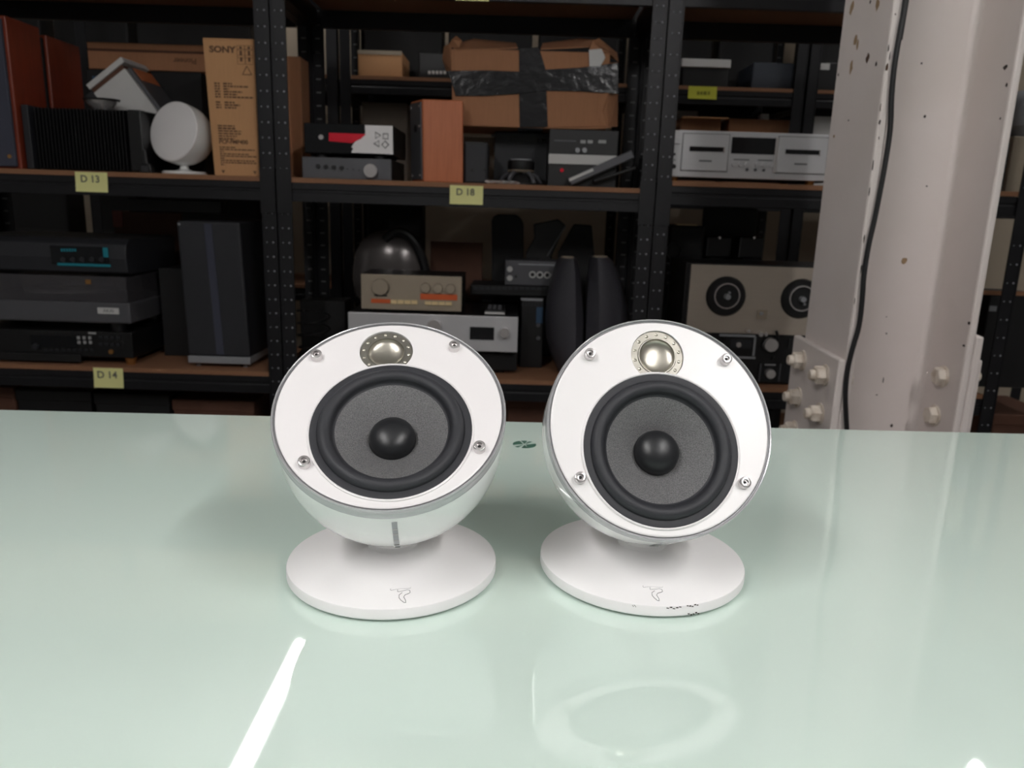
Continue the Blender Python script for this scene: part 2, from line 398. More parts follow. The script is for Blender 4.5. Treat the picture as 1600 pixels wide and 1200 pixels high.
    sur = [(WR, -0.0012), (WR - 0.0003, 0.0000), (0.0450, 0.0003), (0.0442, 0.0001)] + arc(0.0400, -0.0002, 0.0042, 5, 175, 14) + [(0.0352, -0.0012), (0.0347, -0.0016), (0.0338, -0.0020)]
    wo = MB().lathe(sur, 96, Wm).build('woofer_surround', M_rubber, t, **K)
    MB().lathe([(0.0340, -0.0019), (0.0325, -0.0026), (0.025, -0.0068), (0.019, -0.0104), (0.0135, -0.0136)], 96, Wm).build('woofer_cone', M_cone, t, **K)
    MB().lathe([(0.0146, -0.0132), (0.0141, -0.0112), (0.0139, -0.0098)] + [(0.0139 * math.cos(math.radians(a)), -0.0098 + 0.0082 * math.sin(math.radians(a))) for a in range(8, 90, 8)] + [(0, -0.0016)], 64, Wm).build('dust_cap', M_cap, t, **K)
    # tweeter: plate with rivets, inverted dome
    Tm = Matrix.Translation((0, TV, 0))
    tw = MB().lathe([(TR, -0.0036), (TR - 0.0003, -0.0020), (0.0126, -0.0020), (0.0122, -0.0014), (0.0116, -0.0014), (0.0113, -0.0022)], 64, Tm).build('tweeter_plate', M_plate, t, **K)
    MB().lathe([(0.0114, -0.0020)] + [(0.0114 * math.cos(math.radians(a)), -0.0020 - 0.0040 * math.sin(math.radians(a))) for a in range(6, 90, 7)] + [(0, -0.0060)], 64, Tm).build('tweeter_dome', M_nickel, t, **K)
    for k in range(14):
        a = 2 * math.pi * (k + 0.5) / 14; px, py = 0.0147 * math.cos(a), 0.0147 * math.sin(a)
        if math.hypot(px, py + TV - WV) < WR + 0.002: continue
        MB().lathe([(0.0011, -0.0002), (0.00095, 0.0004), (0.0005, 0.0006), (0.0004, 0.0002), (0, 0.0002)], 12, Matrix.Translation((px, TV + py, -0.0020))).build('rivet', M_nickel, tw, local=True)
    for (sx, sy) in ((-0.0442, 0.0449), (0.0442, 0.0449), (-0.0510, -0.0349), (0.0510, -0.0349)):
        hx = [(0.0037, -0.001), (0.0036, 0.0032), (0.0033, 0.0037), (0.0027, 0.0039), (0.0020, 0.0039), (0.0018, 0.0022), (0, 0.0020)]
        sc = MB().lathe(hx, 24, Matrix.Translation((sx, sy, 0))).build('screw', M_chrome, t, **K)
        MB().lathe([(0.0011, 0.0021), (0.0010, 0.0024), (0.0, 0.0024)], 6, Matrix.Translation((sx, sy, 0))).build('socket', M_dark, sc, local=True)
    return t
dome_speaker((-0.0760, 0.4745, TZ + 0.0003), math.radians(51.0), math.radians(4.84), math.radians(6.22), 'white dome speaker tipped back so its face looks up', brot=math.radians(14.5), srot=math.radians(4.5))
dome_speaker((0.0922, 0.4885, TZ + 0.0003), math.radians(30.0), math.radians(3.68), math.radians(-1.21), 'white dome speaker whose face looks forward, chipped foot rim', chips=((8, 0.0075, 8, 0.0006), (18, 0.0078, 7, 0.0007), (19, 0.0022, 7, 0.0008), (-12, 0.0077, 2, 0.0004)))

# ------------------------------------------------------------------ steel column with splice plates
CYF = 1.30
cX0 = W(1357, 300, CYF)[0]; cX1 = W(1373, 300, CYF)[0]; cX2 = W(1552, 300, CYF)[0]; cX3 = W(1561, 300, CYF)[0] + 0.004
CYB = Yat(cX0, 1284, 300); CYW = Yat(cX2, 1487, 300)
colm = thing('steel_column', 'white painted steel H column bolted behind the table', 'column', ((cX0 + cX3) / 2, (CYF + CYB) / 2, 0))
MB().box(cX0, cX1, CYF, CYB, 0, ZC).build('flange', M_paint, colm, bevel=0.004)
MB().box(cX2, cX3, CYF, CYB, 0, ZC).build('flange', M_paint, colm, bevel=0.004)
MB().box(cX1 - 0.002, cX2 + 0.002, CYW, CYW + 0.011, 0, ZC).build('web', M_paint, colm)
fil = MB()
for k in range(6):   # rolled fillet between web and right flange
    pass
r = 0.014; poly = [(cX2 + 0.001, CYW + 0.001), (cX2 + 0.001, CYW - r)] + [(cX2 - r + r * math.cos(a), CYW - r + r * math.sin(a)) for a in [math.pi / 2 * q / 6 for q in range(7)]] + [(cX2 - r, CYW + 0.001)]
MB().prismz(poly, 0, ZC).build('root_fillet', M_paint, colm)
poly = [(cX1 - 0.001, CYW + 0.001), (cX1 - 0.001, CYW - r)] + [(cX1 + r - r * math.cos(a), CYW - r + r * math.sin(a)) for a in [math.pi / 2 * q / 6 for q in range(7)]] + [(cX1 + r, CYW + 0.001)]
MB().prismz(poly, 0, ZC).build('root_fillet', M_paint, colm)
# splice plates: outside the left flange with a slanted top, outside the right flange
tz0 = W(1310, 558, 1.32)[1]; tz1 = W(1250, 527, 1.49)[1]
plY0, plY1 = CYF - 0.004, CYB + 0.02
pl = MB().prismx([(plY0, 0.2), (plY1, 0.2), (plY1, tz1), (plY0, tz0)], cX0 - 0.014, cX0 - 0.0002).build('splice_plate', M_paint, colm, bevel=0.003)
zr = W(1518, 525, 1.31)[1]
pr = MB().prismx([(CYF + 0.0, 0.2), (CYB, 0.2), (CYB, zr + 0.02), (CYF + 0.0, zr)], cX3 + 0.0002, cX3 + 0.014).build('splice_plate', M_paint, colm, bevel=0.003)
zr2 = W(1516, 562, 1.31)[1]
MB().prismx([(CYF + 0.006, 0.2), (CYB, 0.2), (CYB, zr2 + 0.02), (CYF + 0.006, zr2)], cX3 + 0.0142, cX3 + 0.022).build('splice_plate', M_paint, colm, bevel=0.003)
def bolt(X, Y, Z, sgn, nut=True, thick=0.0):
    """hexagon nut or head with washer, axis along X, pointing to sgn"""
    Mx = Matrix.Translation((X, Y, Z)) @ Matrix.Rotation(sgn * math.pi / 2, 4, 'Y')
    bm_ = MB().lathe([(0, 0), (0.0195, 0), (0.0195, 0.003), (0, 0.003)], 24, Mx)
    wsh = bm_.build('washer', M_paintb, colm)
    hx = MB().lathe([(0, 0.003), (0.0165, 0.003), (0.0165, 0.017 if nut else 0.014), (0.0142, 0.0195 if nut else 0.0155), (0, 0.0195 if nut else 0.0155)], 6, Mx @ Matrix.Rotation(0.3 + Z * 9, 4, 'Z')).build('nut' if nut else 'bolt_head', M_paintb, colm, smooth=False)
    if nut:
        MB().lathe([(0.0098, 0.018), (0.0098, 0.026), (0.0082, 0.0285), (0, 0.0285)], 16, Mx).build('bolt_end', M_paintb, hx)
Xp = cX0 - 0.014
for px, py, back in ((1250, 563, 1), (1243, 620, 1), (1236, 672, 1), (1284, 586, 0), (1275, 646, 0)):
    yb = CYB - 0.042 if back else CYF + 0.045
    z = W(px, py, yb)[1]
    bolt(Xp, yb, z, -1)
    if not back: bolt(cX1, yb, z - 0.004, 1, nut=False)
for px, py in ((1474, 588), (1461, 649)):
    yb = Yat(cX2, px, py); z = W(px, py, yb)[1]
    bolt(cX2, yb, z, -1, nut=False)
    bolt(cX3 + 0.022, yb - 0.0, z + 0.002, 1)
# rust chips and stains with shapes of their own
def blob(n, rx, rz, seed):
    rr = random.Random(seed); return [(rx * math.cos(2 * math.pi * k / n) * (0.6 + 0.6 * rr.random()), rz * math.sin(2 * math.pi * k / n) * (0.6 + 0.6 * rr.random())) for k in range(n)]
def chip_left(px, py, rpx, rpy, m_, seed):      # on the outer face of the left flange
    Y = Yat(cX0, px, py); z = W(px, py, Y)[1]; s_ = 0.0011
    MB().prismx([(Y + a * 2.0, z + b_) for a, b_ in blob(9, rpx * s_, rpy * s_, seed)], cX0 - 0.0004, cX0 + 0.0001).build('paint_chip', m_, colm, smooth=False)
for i, (px, py, a, b_, mm) in enumerate(((1337, 62, 3, 9, M_stain), (1330, 105, 3, 11, M_stain), (1356, 90, 3, 7, M_rust), (1369, 100, 1.6, 4, M_chip), (1331, 12, 4, 10, M_stain), (1371, 8, 3, 9, M_stain), (1340, 70, 2, 8, M_stain), (1326, 188, 1.5, 1.5, M_chip), (1303, 213, 2, 3, M_stain), (1310, 117, 1.5, 3, M_chip), (1360, 3, 1.3, 3, M_chip))):
    chip_left(px, py, a, b_, mm, i)
for i, (px, py, a, b_) in enumerate(((1378, 75, 1.5, 5), (1375, 105, 2, 6), (1376, 88, 1, 7), (1365, 168, 1.0, 6), (1363, 190, 1.5, 5), (1359, 215, 1, 3), (1352, 258, 1, 8), (1336, 372, 1.2, 7), (1331, 420, 1, 9), (1326, 470, 1, 6), (1344, 372, 1.2, 4), (1394, 22, 1, 1.5), (1346, 300, 0.8, 9))):   # worn front corner of the left flange
    Xc, z = W(px, py, CYF); s_ = 0.0011
    MB().prism([(min(max(cX0 + 0.001 + (i % 3) * 0.002 + p, cX0 + 0.0005), cX1), z + q) for p, q in blob(9, a * s_, b_ * s_, 40 + i)], CYF - 0.0004, CYF + 0.0001).build('paint_chip', M_rust if i % 2 else M_chip, colm, smooth=False)
for i, (px, py, a, b_) in enumerate(((1571, 105, 3, 4), (1573, 133, 2, 3), (1514, 505, 2, 3), (1563, 185, 1, 2), (1506, 540, 2, 2))):
    Y = max(Yat(cX2, px, py), CYF + 0.006); z = W(px, py, Y)[1]; s_ = 0.0011
    MB().prismx([(Y + p * 1.8, z + q) for p, q in blob(9, a * s_, b_ * s_, 70 + i)], cX2 - 0.0004, cX2 + 0.0001).build('paint_chip', M_chip, colm, smooth=False)
for i, (px, py, a, b_) in enumerate(((1490, 258, 3, 4), (1440, 99, 1.5, 1.5), (1445, 182, 2, 2), (1385, 495, 1, 1), (1385, 521, 1.5, 1.5), (1412, 407, 5, 6), (1380, 594, 1, 5), (1370, 617, 2, 1), (1393, 665, 3, 3), (1448, 291, 1.5, 1.5))):
    X, z = W(px, py, CYW); s_ = 0.0012
    MB().prism([(X + p, z + q) for p, q in blob(9, a * s_, b_ * s_, 90 + i)], CYW - 0.0004, CYW + 0.0001).build('paint_chip', M_stain if i == 5 else M_chip, colm, smooth=False)
# black cable hanging in the channel of the column
cp = [(1424, -60), (1416, 0), (1408, 40), (1398, 100), (1393, 150), (1391, 200), (1384, 250), (1375, 300), (1366, 345), (1357, 385), (1350, 430), (1347, 470), (1342, 510), (1332, 545), (1324, 580), (1321, 615), (1322, 650), (1324, 690), (1326, 760)]
def smoothp(p, n=4):
    out = []
    for i in range(len(p) - 1):
        p0, p1, p2, p3 = [Vector(p[max(0, min(len(p) - 1, j))]) for j in (i - 1, i, i + 1, i + 2)]
        for k in range(n):
            t = k / n; out.append(0.5 * (2 * p1 + (p2 - p0) * t + (2 * p0 - 5 * p1 + 4 * p2 - p3) * t * t + (3 * p1 - p0 - 3 * p2 + p3) * t ** 3))
    return out + [Vector(p[-1])]
cpts = []
for i, (px, py) in enumerate(cp):
    Y = CYF - 0.0062
    X, z = W(px, py, Y); cpts.append((X, Y, z))
cpts = [(cpts[0][0] + 0.03, cpts[0][1], ZC - 0.003)] + cpts + [(cpts[-1][0] + 0.02, cpts[-1][1], 0.004)]
tag(MB().tube(smoothp(cpts), 0.0042, 10).build('power_cable', M_cable), 'thin black cable running down the channel of the white column', 'cable')

# ------------------------------------------------------------------ storage racks
RY0, RY1 = 2.10, 2.50            # front and back of the near row
QY0, QY1 = 2.95, 3.38            # far row
S1, S2, S3, S0 = 1.038, 0.508, 1.545, 0.10
S1R = 1.060
def angle_post(X, Y, sx, sy, z0, z1, w, slot_pitch, parent, front=True, sleeve=None):
    """punched angle post: one leg across X (width w to sx), one leg along Y (to sy)"""
    t = 0.0022; p = MB()
    p.box(X, X + sx * w, Y, Y + sy * t, z0, z1)
    p.box(X, X + sx * t, Y, Y + sy * w, z0, z1)
    po = p.build('post', M_steelb, parent)
    lip = MB()
    lip.box(X + sx * (w - 0.003), X + sx * w, Y - 0.0022 if sy > 0 else Y + 0.0022, Y, z0, z1)
    lip.box(X, X + sx * 0.004, Y - 0.0014 if sy > 0 else Y + 0.0014, Y, z0, z1)
    lip.build('post_lip', M_steelb, po)
    if front:
        s = MB(); d = MB(); z = z0 + 0.02
        while z < z1 - 0.01:
            xa, xb = X + sx * w * 0.30, X + sx * w * 0.74
            yy = Y - 0.0004
            s.lathe([(0, 0.0014), (0.0016, 0.001), (0.0028, 0)], 8, Matrix.Translation((max(xa, xb), yy, z)) @ Matrix.Rotation(math.pi / 2, 4, 'X'))
            s.lathe([(0, 0.0008), (0.0012, 0.0006), (0.0020, 0)], 6, Matrix.Translation((min(xa, xb), yy, z)) @ Matrix.Rotation(math.pi / 2, 4, 'X'))
            d.box(min(xa, xb), max(xa, xb), Y - 0.0006, Y, z - 0.0012, z + 0.0002)
            z += slot_pitch
        tag(s.build('punched_rims', M_punch, po), kind='stuff'); tag(d.build('slots', M_dark, po), kind='stuff')
    if sleeve:
        MB().box(X - sx * 0.004, X + sx * (w + 0.002), Y - 0.0035, Y - 0.0024, sleeve - 0.006, sleeve + 0.11).build('post_joint', M_steelb, po)
    return po
def rack(label, X0, X1, Y0, Y1, levels, z1, pitch, first=True, bays=True, detail=True, edgecol=None):
    t = thing('storage_rack', label, 'shelving', ((X0 + X1) / 2, (Y0 + Y1) / 2, 0), 'black steel racks')
    w = 0.038
    for X, sx in ((X0, 1), (X1, -1)):
        angle_post(X, Y0, sx, 1, 0, z1, w, pitch, t, detail, sleeve=0.95 if detail else None)
        angle_post(X, Y1, sx, -1, 0, z1, w, pitch, t, False)
        if True:      # the back posts show the same punching on their front side
            s = MB(); z = 0.3
            while z < z1 - 0.02:
                s.box(X + sx * 0.012, X + sx * 0.026, Y1 - 0.0042, Y1 - 0.002, z - 0.002, z + 0.002); z += pitch
            tag(s.build('punched_slots', M_groove, t), kind='stuff')
        for z in levels:
            MB().box(X, X + sx * 0.028, Y0 + 0.04, Y1 - 0.04, z - 0.062, z - 0.014).build('side_beam', M_steelb, t)
    for z in levels:
        a, b_ = X0 + 0.004, X1 - 0.004
        if detail: a, b_ = X0 + w + 0.0005, X1 - w - 0.0005
        for yf, sy in ((Y0, 1), (Y1, -1)):
            B = MB(); y2 = yf + sy * 0.018
            prof = [(yf + sy * 0.002, z - 0.013), (yf + sy * 0.002, z - 0.030), (yf + sy * 0.004, z - 0.031), (yf + sy * 0.004, z - 0.037), (yf + sy * 0.002, z - 0.038), (yf + sy * 0.002, z - 0.062), (y2, z - 0.062), (y2, z - 0.013)]
            B.prismx(prof, a, b_); B.build('beam', M_steelb, t, bevel=0.0008, seg=1)
        MB().box(X0 + w + 0.001, X1 - w - 0.001, Y0 + 0.001, Y1 - 0.003, z - 0.0125, z).build('shelf_board', M_board, t)
    return t
A0, A1, A2 = W(402, 150, RY0)[0] - 0.002, W(422.5, 150, RY0)[0], W(451, 150, RY0)[0]
B0, B1, B2 = W(1010, 150, RY0)[0], W(1035, 150, RY0)[0], W(1060, 150, RY0)[0]
NEAR = [-1.645, (A0 + A2) / 2 - 0.002, (A0 + A2) / 2 + 0.002, (B0 + B2) / 2 - 0.002, (B0 + B2) / 2 + 0.002, 1.36]
rackL = rack('black punched-post rack holding the cherry wood speakers', NEAR[0], NEAR[1], RY0, RY1, (S0, S2, S1, S3), 1.78, 0.0385)
rackM = rack('black punched-post rack holding the taped carton', NEAR[2], NEAR[3], RY0, RY1, (S0, S2, S1, S3), 1.78, 0.0385)
rackR = rack('black punched-post rack holding the reel tape deck', NEAR[4], NEAR[5], RY0, RY1, (S0, S2, S1R, S3), 1.78, 0.050)
R1 = 1.42
farL = rack('black rack of the far row behind the cherry wood speakers', -1.60, -0.665, QY0, QY1, (0.1, 0.66, 1.05, R1, 1.95), 2.1, 0.05, detail=False)
farM = rack('black rack of the far row behind the taped carton', -0.655, 0.42, QY0, QY1, (0.1, 0.66, 1.05, R1, 1.95), 2.1, 0.05, detail=False)
farR = rack('black rack of the far row behind the cassette deck', 0.43, 1.02, QY0, QY1, (0.1, 0.66, 1.05, R1, 1.95), 2.1, 0.05, detail=False)
farX = rack('black rack of the far row behind the white column', 1.03, 2.0, QY0, QY1, (0.1, 0.66, 1.05, R1, 1.95), 2.1, 0.05, detail=False)
# wall panel joints of the back wall are left to its paint; sticky notes on the beams
def note(px0, py0, px1, py1, Y, txt, label, m_=None, z0=None, curl=0.004):
    X0_, Z1 = W(px0, py0, Y); X1_, Z0 = W(px1, py1, Y)
    Z1 = W((px0 + px1) / 2, py0, Y)[1]; Z0 = W((px0 + px1) / 2, py1, Y)[1]
    if z0 is not None: Z0 = z0
    t = thing('sticky_note', label, 'note', ((X0_ + X1_) / 2, Y, Z0), 'yellow notes stuck on the beams')
    p = MB(); n = 6
    for k in range(n):
        f0, f1 = k / n, (k + 1) / n
        y0_, y1_ = Y - 0.0005 - curl * f0 * f0, Y - 0.0005 - curl * f1 * f1
        za, zb = Z1 + (Z0 - Z1) * f0, Z1 + (Z0 - Z1) * f1
        p.add([(X0_, y0_, za), (X1_, y0_, za), (X1_, y1_, zb), (X0_, y1_, zb), (X0_, y0_ + 0.0003, za), (X1_, y0_ + 0.0003, za), (X1_, y1_ + 0.0003, zb), (X0_, y1_ + 0.0003, zb)], [(0, 1, 2, 3), (7, 6, 5, 4)])
    p.build('paper', m_ or M_note, t)
    if txt: text(txt, (Z1 - Z0) * 0.50, M_ink, t, (X0_ + X1_) / 2 - 0.003, Y - 0.0022, Z1 - (Z1 - Z0) * 0.36, name='handwriting', bold=0.0004)
    return t
note(117, 269, 170, 300, RY0 + 0.0015, 'D 13', 'yellow note reading D 13 below the finned amplifier')
note(703, 290, 754.5, 319.5, RY0 + 0.0015, 'D 18', 'yellow note reading D 18 below the wooden speaker')
note(145.5, 575, 194.5, 605.5, RY0 + 0.0015, 'D 14', 'yellow note reading D 14 below the disc player stack')
note(712, -28, 764, 2, RY0 + 0.0015, '', 'blank yellow note on the highest beam')
note(1076, 135, 1119, 155, QY0 + 0.0015, '', 'green-yellow note on the far rack behind the cassette deck', M_noteg)

gn = bpy.data.objects.get('sticky_note.004')
sm = MB()
for x0, w_ in ((1089, 4), (1094.5, 3), (1099, 5), (1106, 3)):
    X, Z = W(x0, 145.5, QY0); sm.box(X, X + w_ * 0.0023, QY0 - 0.0012, QY0 - 0.0010, Z - 0.006, Z + 0.006)
sm.build('faint_writing', mat('faint_ink', (150, 150, 52), 0.8), gn)
# ------------------------------------------------------------------ device helper
class Dev:
    def __init__(s, name, label, cat, x0, y0, x1, y1, Y, depth, zb=None, m_=None, body='case', bevel=0.003, group=None, inset=0.0, ztop=None):
        ym, xm = (y0 + y1) / 2, (x0 + x1) / 2
        s.Y = Y; s.X0 = W(x0, ym, Y)[0]; s.X1 = W(x1, ym, Y)[0]
        s.Z1 = W(xm, y0, Y)[1] if ztop is None else ztop; s.Z0 = W(xm, y1, Y)[1] if zb is None else zb
        s.t = thing(name, label, cat, ((s.X0 + s.X1) / 2, Y + depth / 2, s.Z0), group)
        s.D = depth
        if body: s.body = MB().box(s.X0, s.X1, Y + inset, Y + depth, s.Z0, s.Z1).build(body, m_ or M_blk, s.t, bevel=bevel)
    def front(s, name, m_, th=0.006, x0=None, x1=None, z0=None, z1=None, bevel=0.002):
        return MB().box(s.X0 if x0 is None else x0, s.X1 if x1 is None else x1, s.Y - th, s.Y - 0.0001, s.Z0 if z0 is None else z0, s.Z1 if z1 is None else z1).build(name, m_, s.t, bevel=bevel)
    def p(s, x, y, off=0.0): return W(x, y, s.Y - off)
    def rect(s, name, x0, y0, x1, y1, h, m_, off=0.0, parent=None, bevel=0.0):
        a = s.p(x0, (y0 + y1) / 2, off)[0]; b_ = s.p(x1, (y0 + y1) / 2, off)[0]; c = s.p((x0 + x1) / 2, y0, off)[1]; d = s.p((x0 + x1) / 2, y1, off)[1]
        return MB().box(a, b_, s.Y - off - h, s.Y - off, d, c).build(name, m_, parent or s.t, bevel=bevel)
    def disc(s, name, x, y, r, h, m_, off=0.0, parent=None, r2=None, n=28, r_in=None):
        X, Z = s.p(x, y, off); k = s.Y * 8.1e-4
        M_ = Matrix.Translation((X, s.Y - off, Z)) @ Matrix.Rotation(math.pi / 2, 4, 'X')
        if r_in: prof = [(r_in * k, 0), (r * k, 0), (r * k, h), (r_in * k, h)]; mb = MB().lathe(prof, n, M_, close=True)
        else: mb = MB().lathe([(0, 0), (r * k, 0), ((r2 or r * 0.92) * k, h), (0, h)], n, M_)
        return mb.build(name, m_, parent or s.t)
    def feet(s, m_, h=0.012, r=0.014, fx=0.05):
        for X in (s.X0 + fx, s.X1 - fx):
            for Y in (s.Y + 0.03, s.Y + s.D - 0.04): MB().cyl((X, Y, s.Z0 - h), (X, Y, s.Z0), r * 0.9, r, 16).build('foot', m_, s.t)
    def text(s, txt, x, y, hpx, m_, off=0.0, name='lettering', **k):
        X, Z = s.p(x, y, off); return text(txt, hpx * s.Y * 8.1e-4 / 0.72, m_, s.t, X, s.Y - off - 0.0003, Z, name=name, **k)

# ================= left rack, upper shelf
Yf = 2.135
Xs = W(22, 150, Yf)[0]
def cherry(label, Ya, Yb, ytop, gm, wx=0.20):
    Zt = ytop
    t = thing('bookshelf_speaker', label, 'speaker', (Xs - wx / 2, (Ya + Yb) / 2, S1), 'pair of cherry wood speakers')
    cab = MB().box(Xs - wx, Xs, Ya, Yb, S1, Zt).build('cabinet', M_cherry, t, bevel=0.003)
    g = MB().box(Xs - wx + 0.006, Xs - 0.008, Ya - 0.012, Ya - 0.0002, S1 + 0.006, Zt - 0.008).build('grille', gm, t, bevel=0.003)
    MB().cyl((Xs - 0.022, Ya - 0.014, S1 + 0.032), (Xs - 0.022, Ya - 0.012, S1 + 0.032), 0.005).build('badge', M_gold, g)
Zc = W(10, 24, Yf)[1]
Y2 = Yat(Xs, 72, 150); Y3 = Yat(Xs, 77, 150); Y4 = min(Yat(Xs, 133, 150), 2.478)
cherry('cherry wood speaker with blue-grey grille in front of its twin', Yf, Y2, Zc, M_grille)
cherry('cherry wood speaker behind its twin beside the long carton', Y3 + 0.0145, Y4, W(100, 54, Y3)[1], M_blk2)  # shade painted into the gap: this twin's grille is made black
# finned power amplifier, heat sink towards us
ym = 2.15
d = Dev('power_amplifier', 'black power amplifier with a finned heat sink beside the cherry speaker', 'amplifier', 46, 168, 206, 265, ym, 0.10, zb=S1, ztop=W(120, 168, ym)[1], m_=M_blk2, inset=0.03)
for k in range(26):
    x = d.X0 + 0.022 + (d.X1 - d.X0 - 0.04) * k / 25
    MB().box(x - 0.0012, x + 0.0012, ym, ym + 0.0301, S1 + 0.006, d.Z1 - 0.003).build('fin', M_blk, d.t)
MB().box(d.X0 - 0.012, d.X0 + 0.006, ym - 0.004, ym + 0.10, S1 + 0.002, d.Z1 + 0.003).build('face_plate', M_char, d.t, bevel=0.002)
MB().box(d.X1 - 0.008, d.X1 + 0.030, ym - 0.002, ym + 0.10, S1 + 0.002, d.Z1 - 0.001).build('rear_panel', M_blk, d.t, bevel=0.004)
ampZ = d.Z1; ampX1 = d.X1
# dark box with a plug, behind the small white speaker
d = Dev('black_box', 'plain black box standing between finned amplifier and tall carton', 'box', 264, 172, 318, 265, 2.30, 0.11, zb=S1, m_=M_blk2)
bbZ = d.Z1
t = thing('mains_plug', 'small black plug standing beside the white satellite speaker', 'plug', (W(228, 250, 2.14)[0], 2.14, S1))
X, Z = W(229, 250, 2.14)
MB().prism([(X - 0.017, S1), (X + 0.017, S1), (X + 0.014, S1 + 0.018), (X + 0.006, S1 + 0.026), (X - 0.004, S1 + 0.026), (X - 0.014, S1 + 0.018)], 2.128, 2.152).build('plug_body', M_blk, t, bevel=0.002)
for k in range(3): MB().box(X - 0.009, X + 0.009, 2.1255, 2.128, S1 + 0.005 + k * 0.005, S1 + 0.007 + k * 0.005).build('rib', M_dgrey, t)
MB().cyl((X - 0.001, 2.14, S1 + 0.025), (X - 0.004, 2.14, S1 + 0.06), 0.0055, 0.004, 12).build('strain_relief', M_blk, t)
# tilted pale speaker on the amplifier
T = math.radians(36.5)
Yt = 2.262
cx, cz = W(141, 139, Yt)
def rot2(u, v): return (cx + u * math.cos(T) - v * math.sin(T), cz + u * math.sin(T) + v * math.cos(T))
px = Yt * 8.1e-4
Mt = Matrix.Translation((cx, Yt, cz)) @ Matrix.Rotation(-T, 4, 'Y')
low = min((Mt @ Vector((u, 0, v))).z for u in (0, 62 * px) for v in (-80 * px, 0))
low = cz - 84 * px * math.cos(T); lx = cx + 84 * px * math.sin(T)
t = thing('black_box', 'low black box under the tipped pale speaker', 'box', (lx, Yt + 0.08, S1))
MB().box(lx - 0.05, lx + 0.035, Yt + 0.005, Yt + 0.14, S1, low - 0.0005).build('case', M_blk2, t, bevel=0.003)
t = thing('tilted_speaker', 'pale grey box speaker tipped on its corner behind the finned amplifier', 'speaker', M=Mt)
MB().box(0.0, 62 * px, 0.0, 0.145, -84 * px, -7 * px).build('cabinet', M_lightg, t, bevel=0.002, local=True)
MB().box(-1 * px, 69 * px, -0.004, 0.145, -1 * px, 7.5 * px).build('front_bezel', M_lightg, t, bevel=0.002, local=True)
MB().box(1 * px, 62 * px, 0.001, 0.14, -7 * px, -1 * px).build('shadow_gap', M_brownd, t, local=True)
MB().box(-13 * px, -0.2 * px, 0.002, 0.13, -30 * px, -2 * px).build('end_cap', M_char, t, bevel=0.002, local=True)
MB().box(62.2 * px, 68 * px, 0.012, 0.145, -82 * px, -8 * px).build('top_panel', M_dgrey, t, bevel=0.002, local=True)
MB().box(68.02 * px, 68.9 * px, 0.03, 0.14, -30 * px, -8 * px).build('veneer_strip', M_alder, t, local=True)
# chrome dish on the amplifier
X, Z = W(160, 160, 2.2)
t = thing('chrome_dish', 'small chrome dish with a black rim on the finned amplifier', 'dish', (X, 2.197, ampZ))
rim = MB().lathe([(0.012, 0), (0.018, 0.0), (0.030, 0.010), (0.034, 0.016), (0.032, 0.016), (0.026, 0.009), (0.012, 0.003)], 40, Matrix.Translation((X, 2.197, ampZ + 0.0003)) @ Matrix.Diagonal((1.25, 1, 1.55, 1)), close=True)
rim.build('bowl', M_chrome, t)
MB().lathe([(0.0325, 0.0150), (0.0375, 0.0150), (0.0385, 0.0180), (0.0325, 0.0180)], 40, Matrix.Translation((X, 2.197, ampZ + 0.0003)) @ Matrix.Diagonal((1.25, 1, 1.55, 1)), close=True).build('rim', M_blk, t)
# small white satellite speaker with its cover on, turned aside
def satellite(px_, py_, rpx, Y, az, el, label, zb):
    X, Z = W(px_, py_, Y); k = Y * 8.1e-4; R = rpx * k
    t = thing('satellite_speaker', label, 'speaker', (X, Y, zb))
    H = Matrix.Translation((X, Y, Z)) @ head_matrix(el, az, 0)
    cyl = 0.34 * R
    C = H.to_translation() - (H.to_3x3() @ Vector((0, 0, 1))) * 0.0
    MB().lathe([(R, 0), (R * 1.01, -0.004), (R * 1.01, -cyl)] + [(R * 1.01 * math.cos(math.radians(a)), -cyl - R * 1.01 * math.sin(math.radians(a))) for a in range(5, 90, 6)] + [(0, -cyl - R * 1.01)], 64, H).build('shell', M_gloss, t)
    MB().lathe([(R * 0.99, -0.001), (R * 0.99, 0.004), (R * 0.95, 0.0065), (R * 0.6, 0.009), (0, 0.010)], 64, H).build('cover', M_white, t)
    q = H @ Vector((0, 0, -cyl)); bx_, by_ = q.x, q.y
    Mb = Matrix.Translation((bx_, by_, zb))
    MB().lathe([(0, 0.0), (0.068, 0.0), (0.070, 0.002), (0.070, 0.007), (0.067, 0.009), (0.03, 0.011), (0.014, 0.016), (0.011, q.z - zb - R * 0.92), (0, q.z - zb - R * 0.92)], 64, Mb @ Matrix.Diagonal((0.84, 0.84, 1, 1))).build('base', M_gloss, t)
satellite(273, 206, 46, 2.175, math.radians(-20), math.radians(12), 'small white satellite speaker with its cover on beside the tall carton', S1)
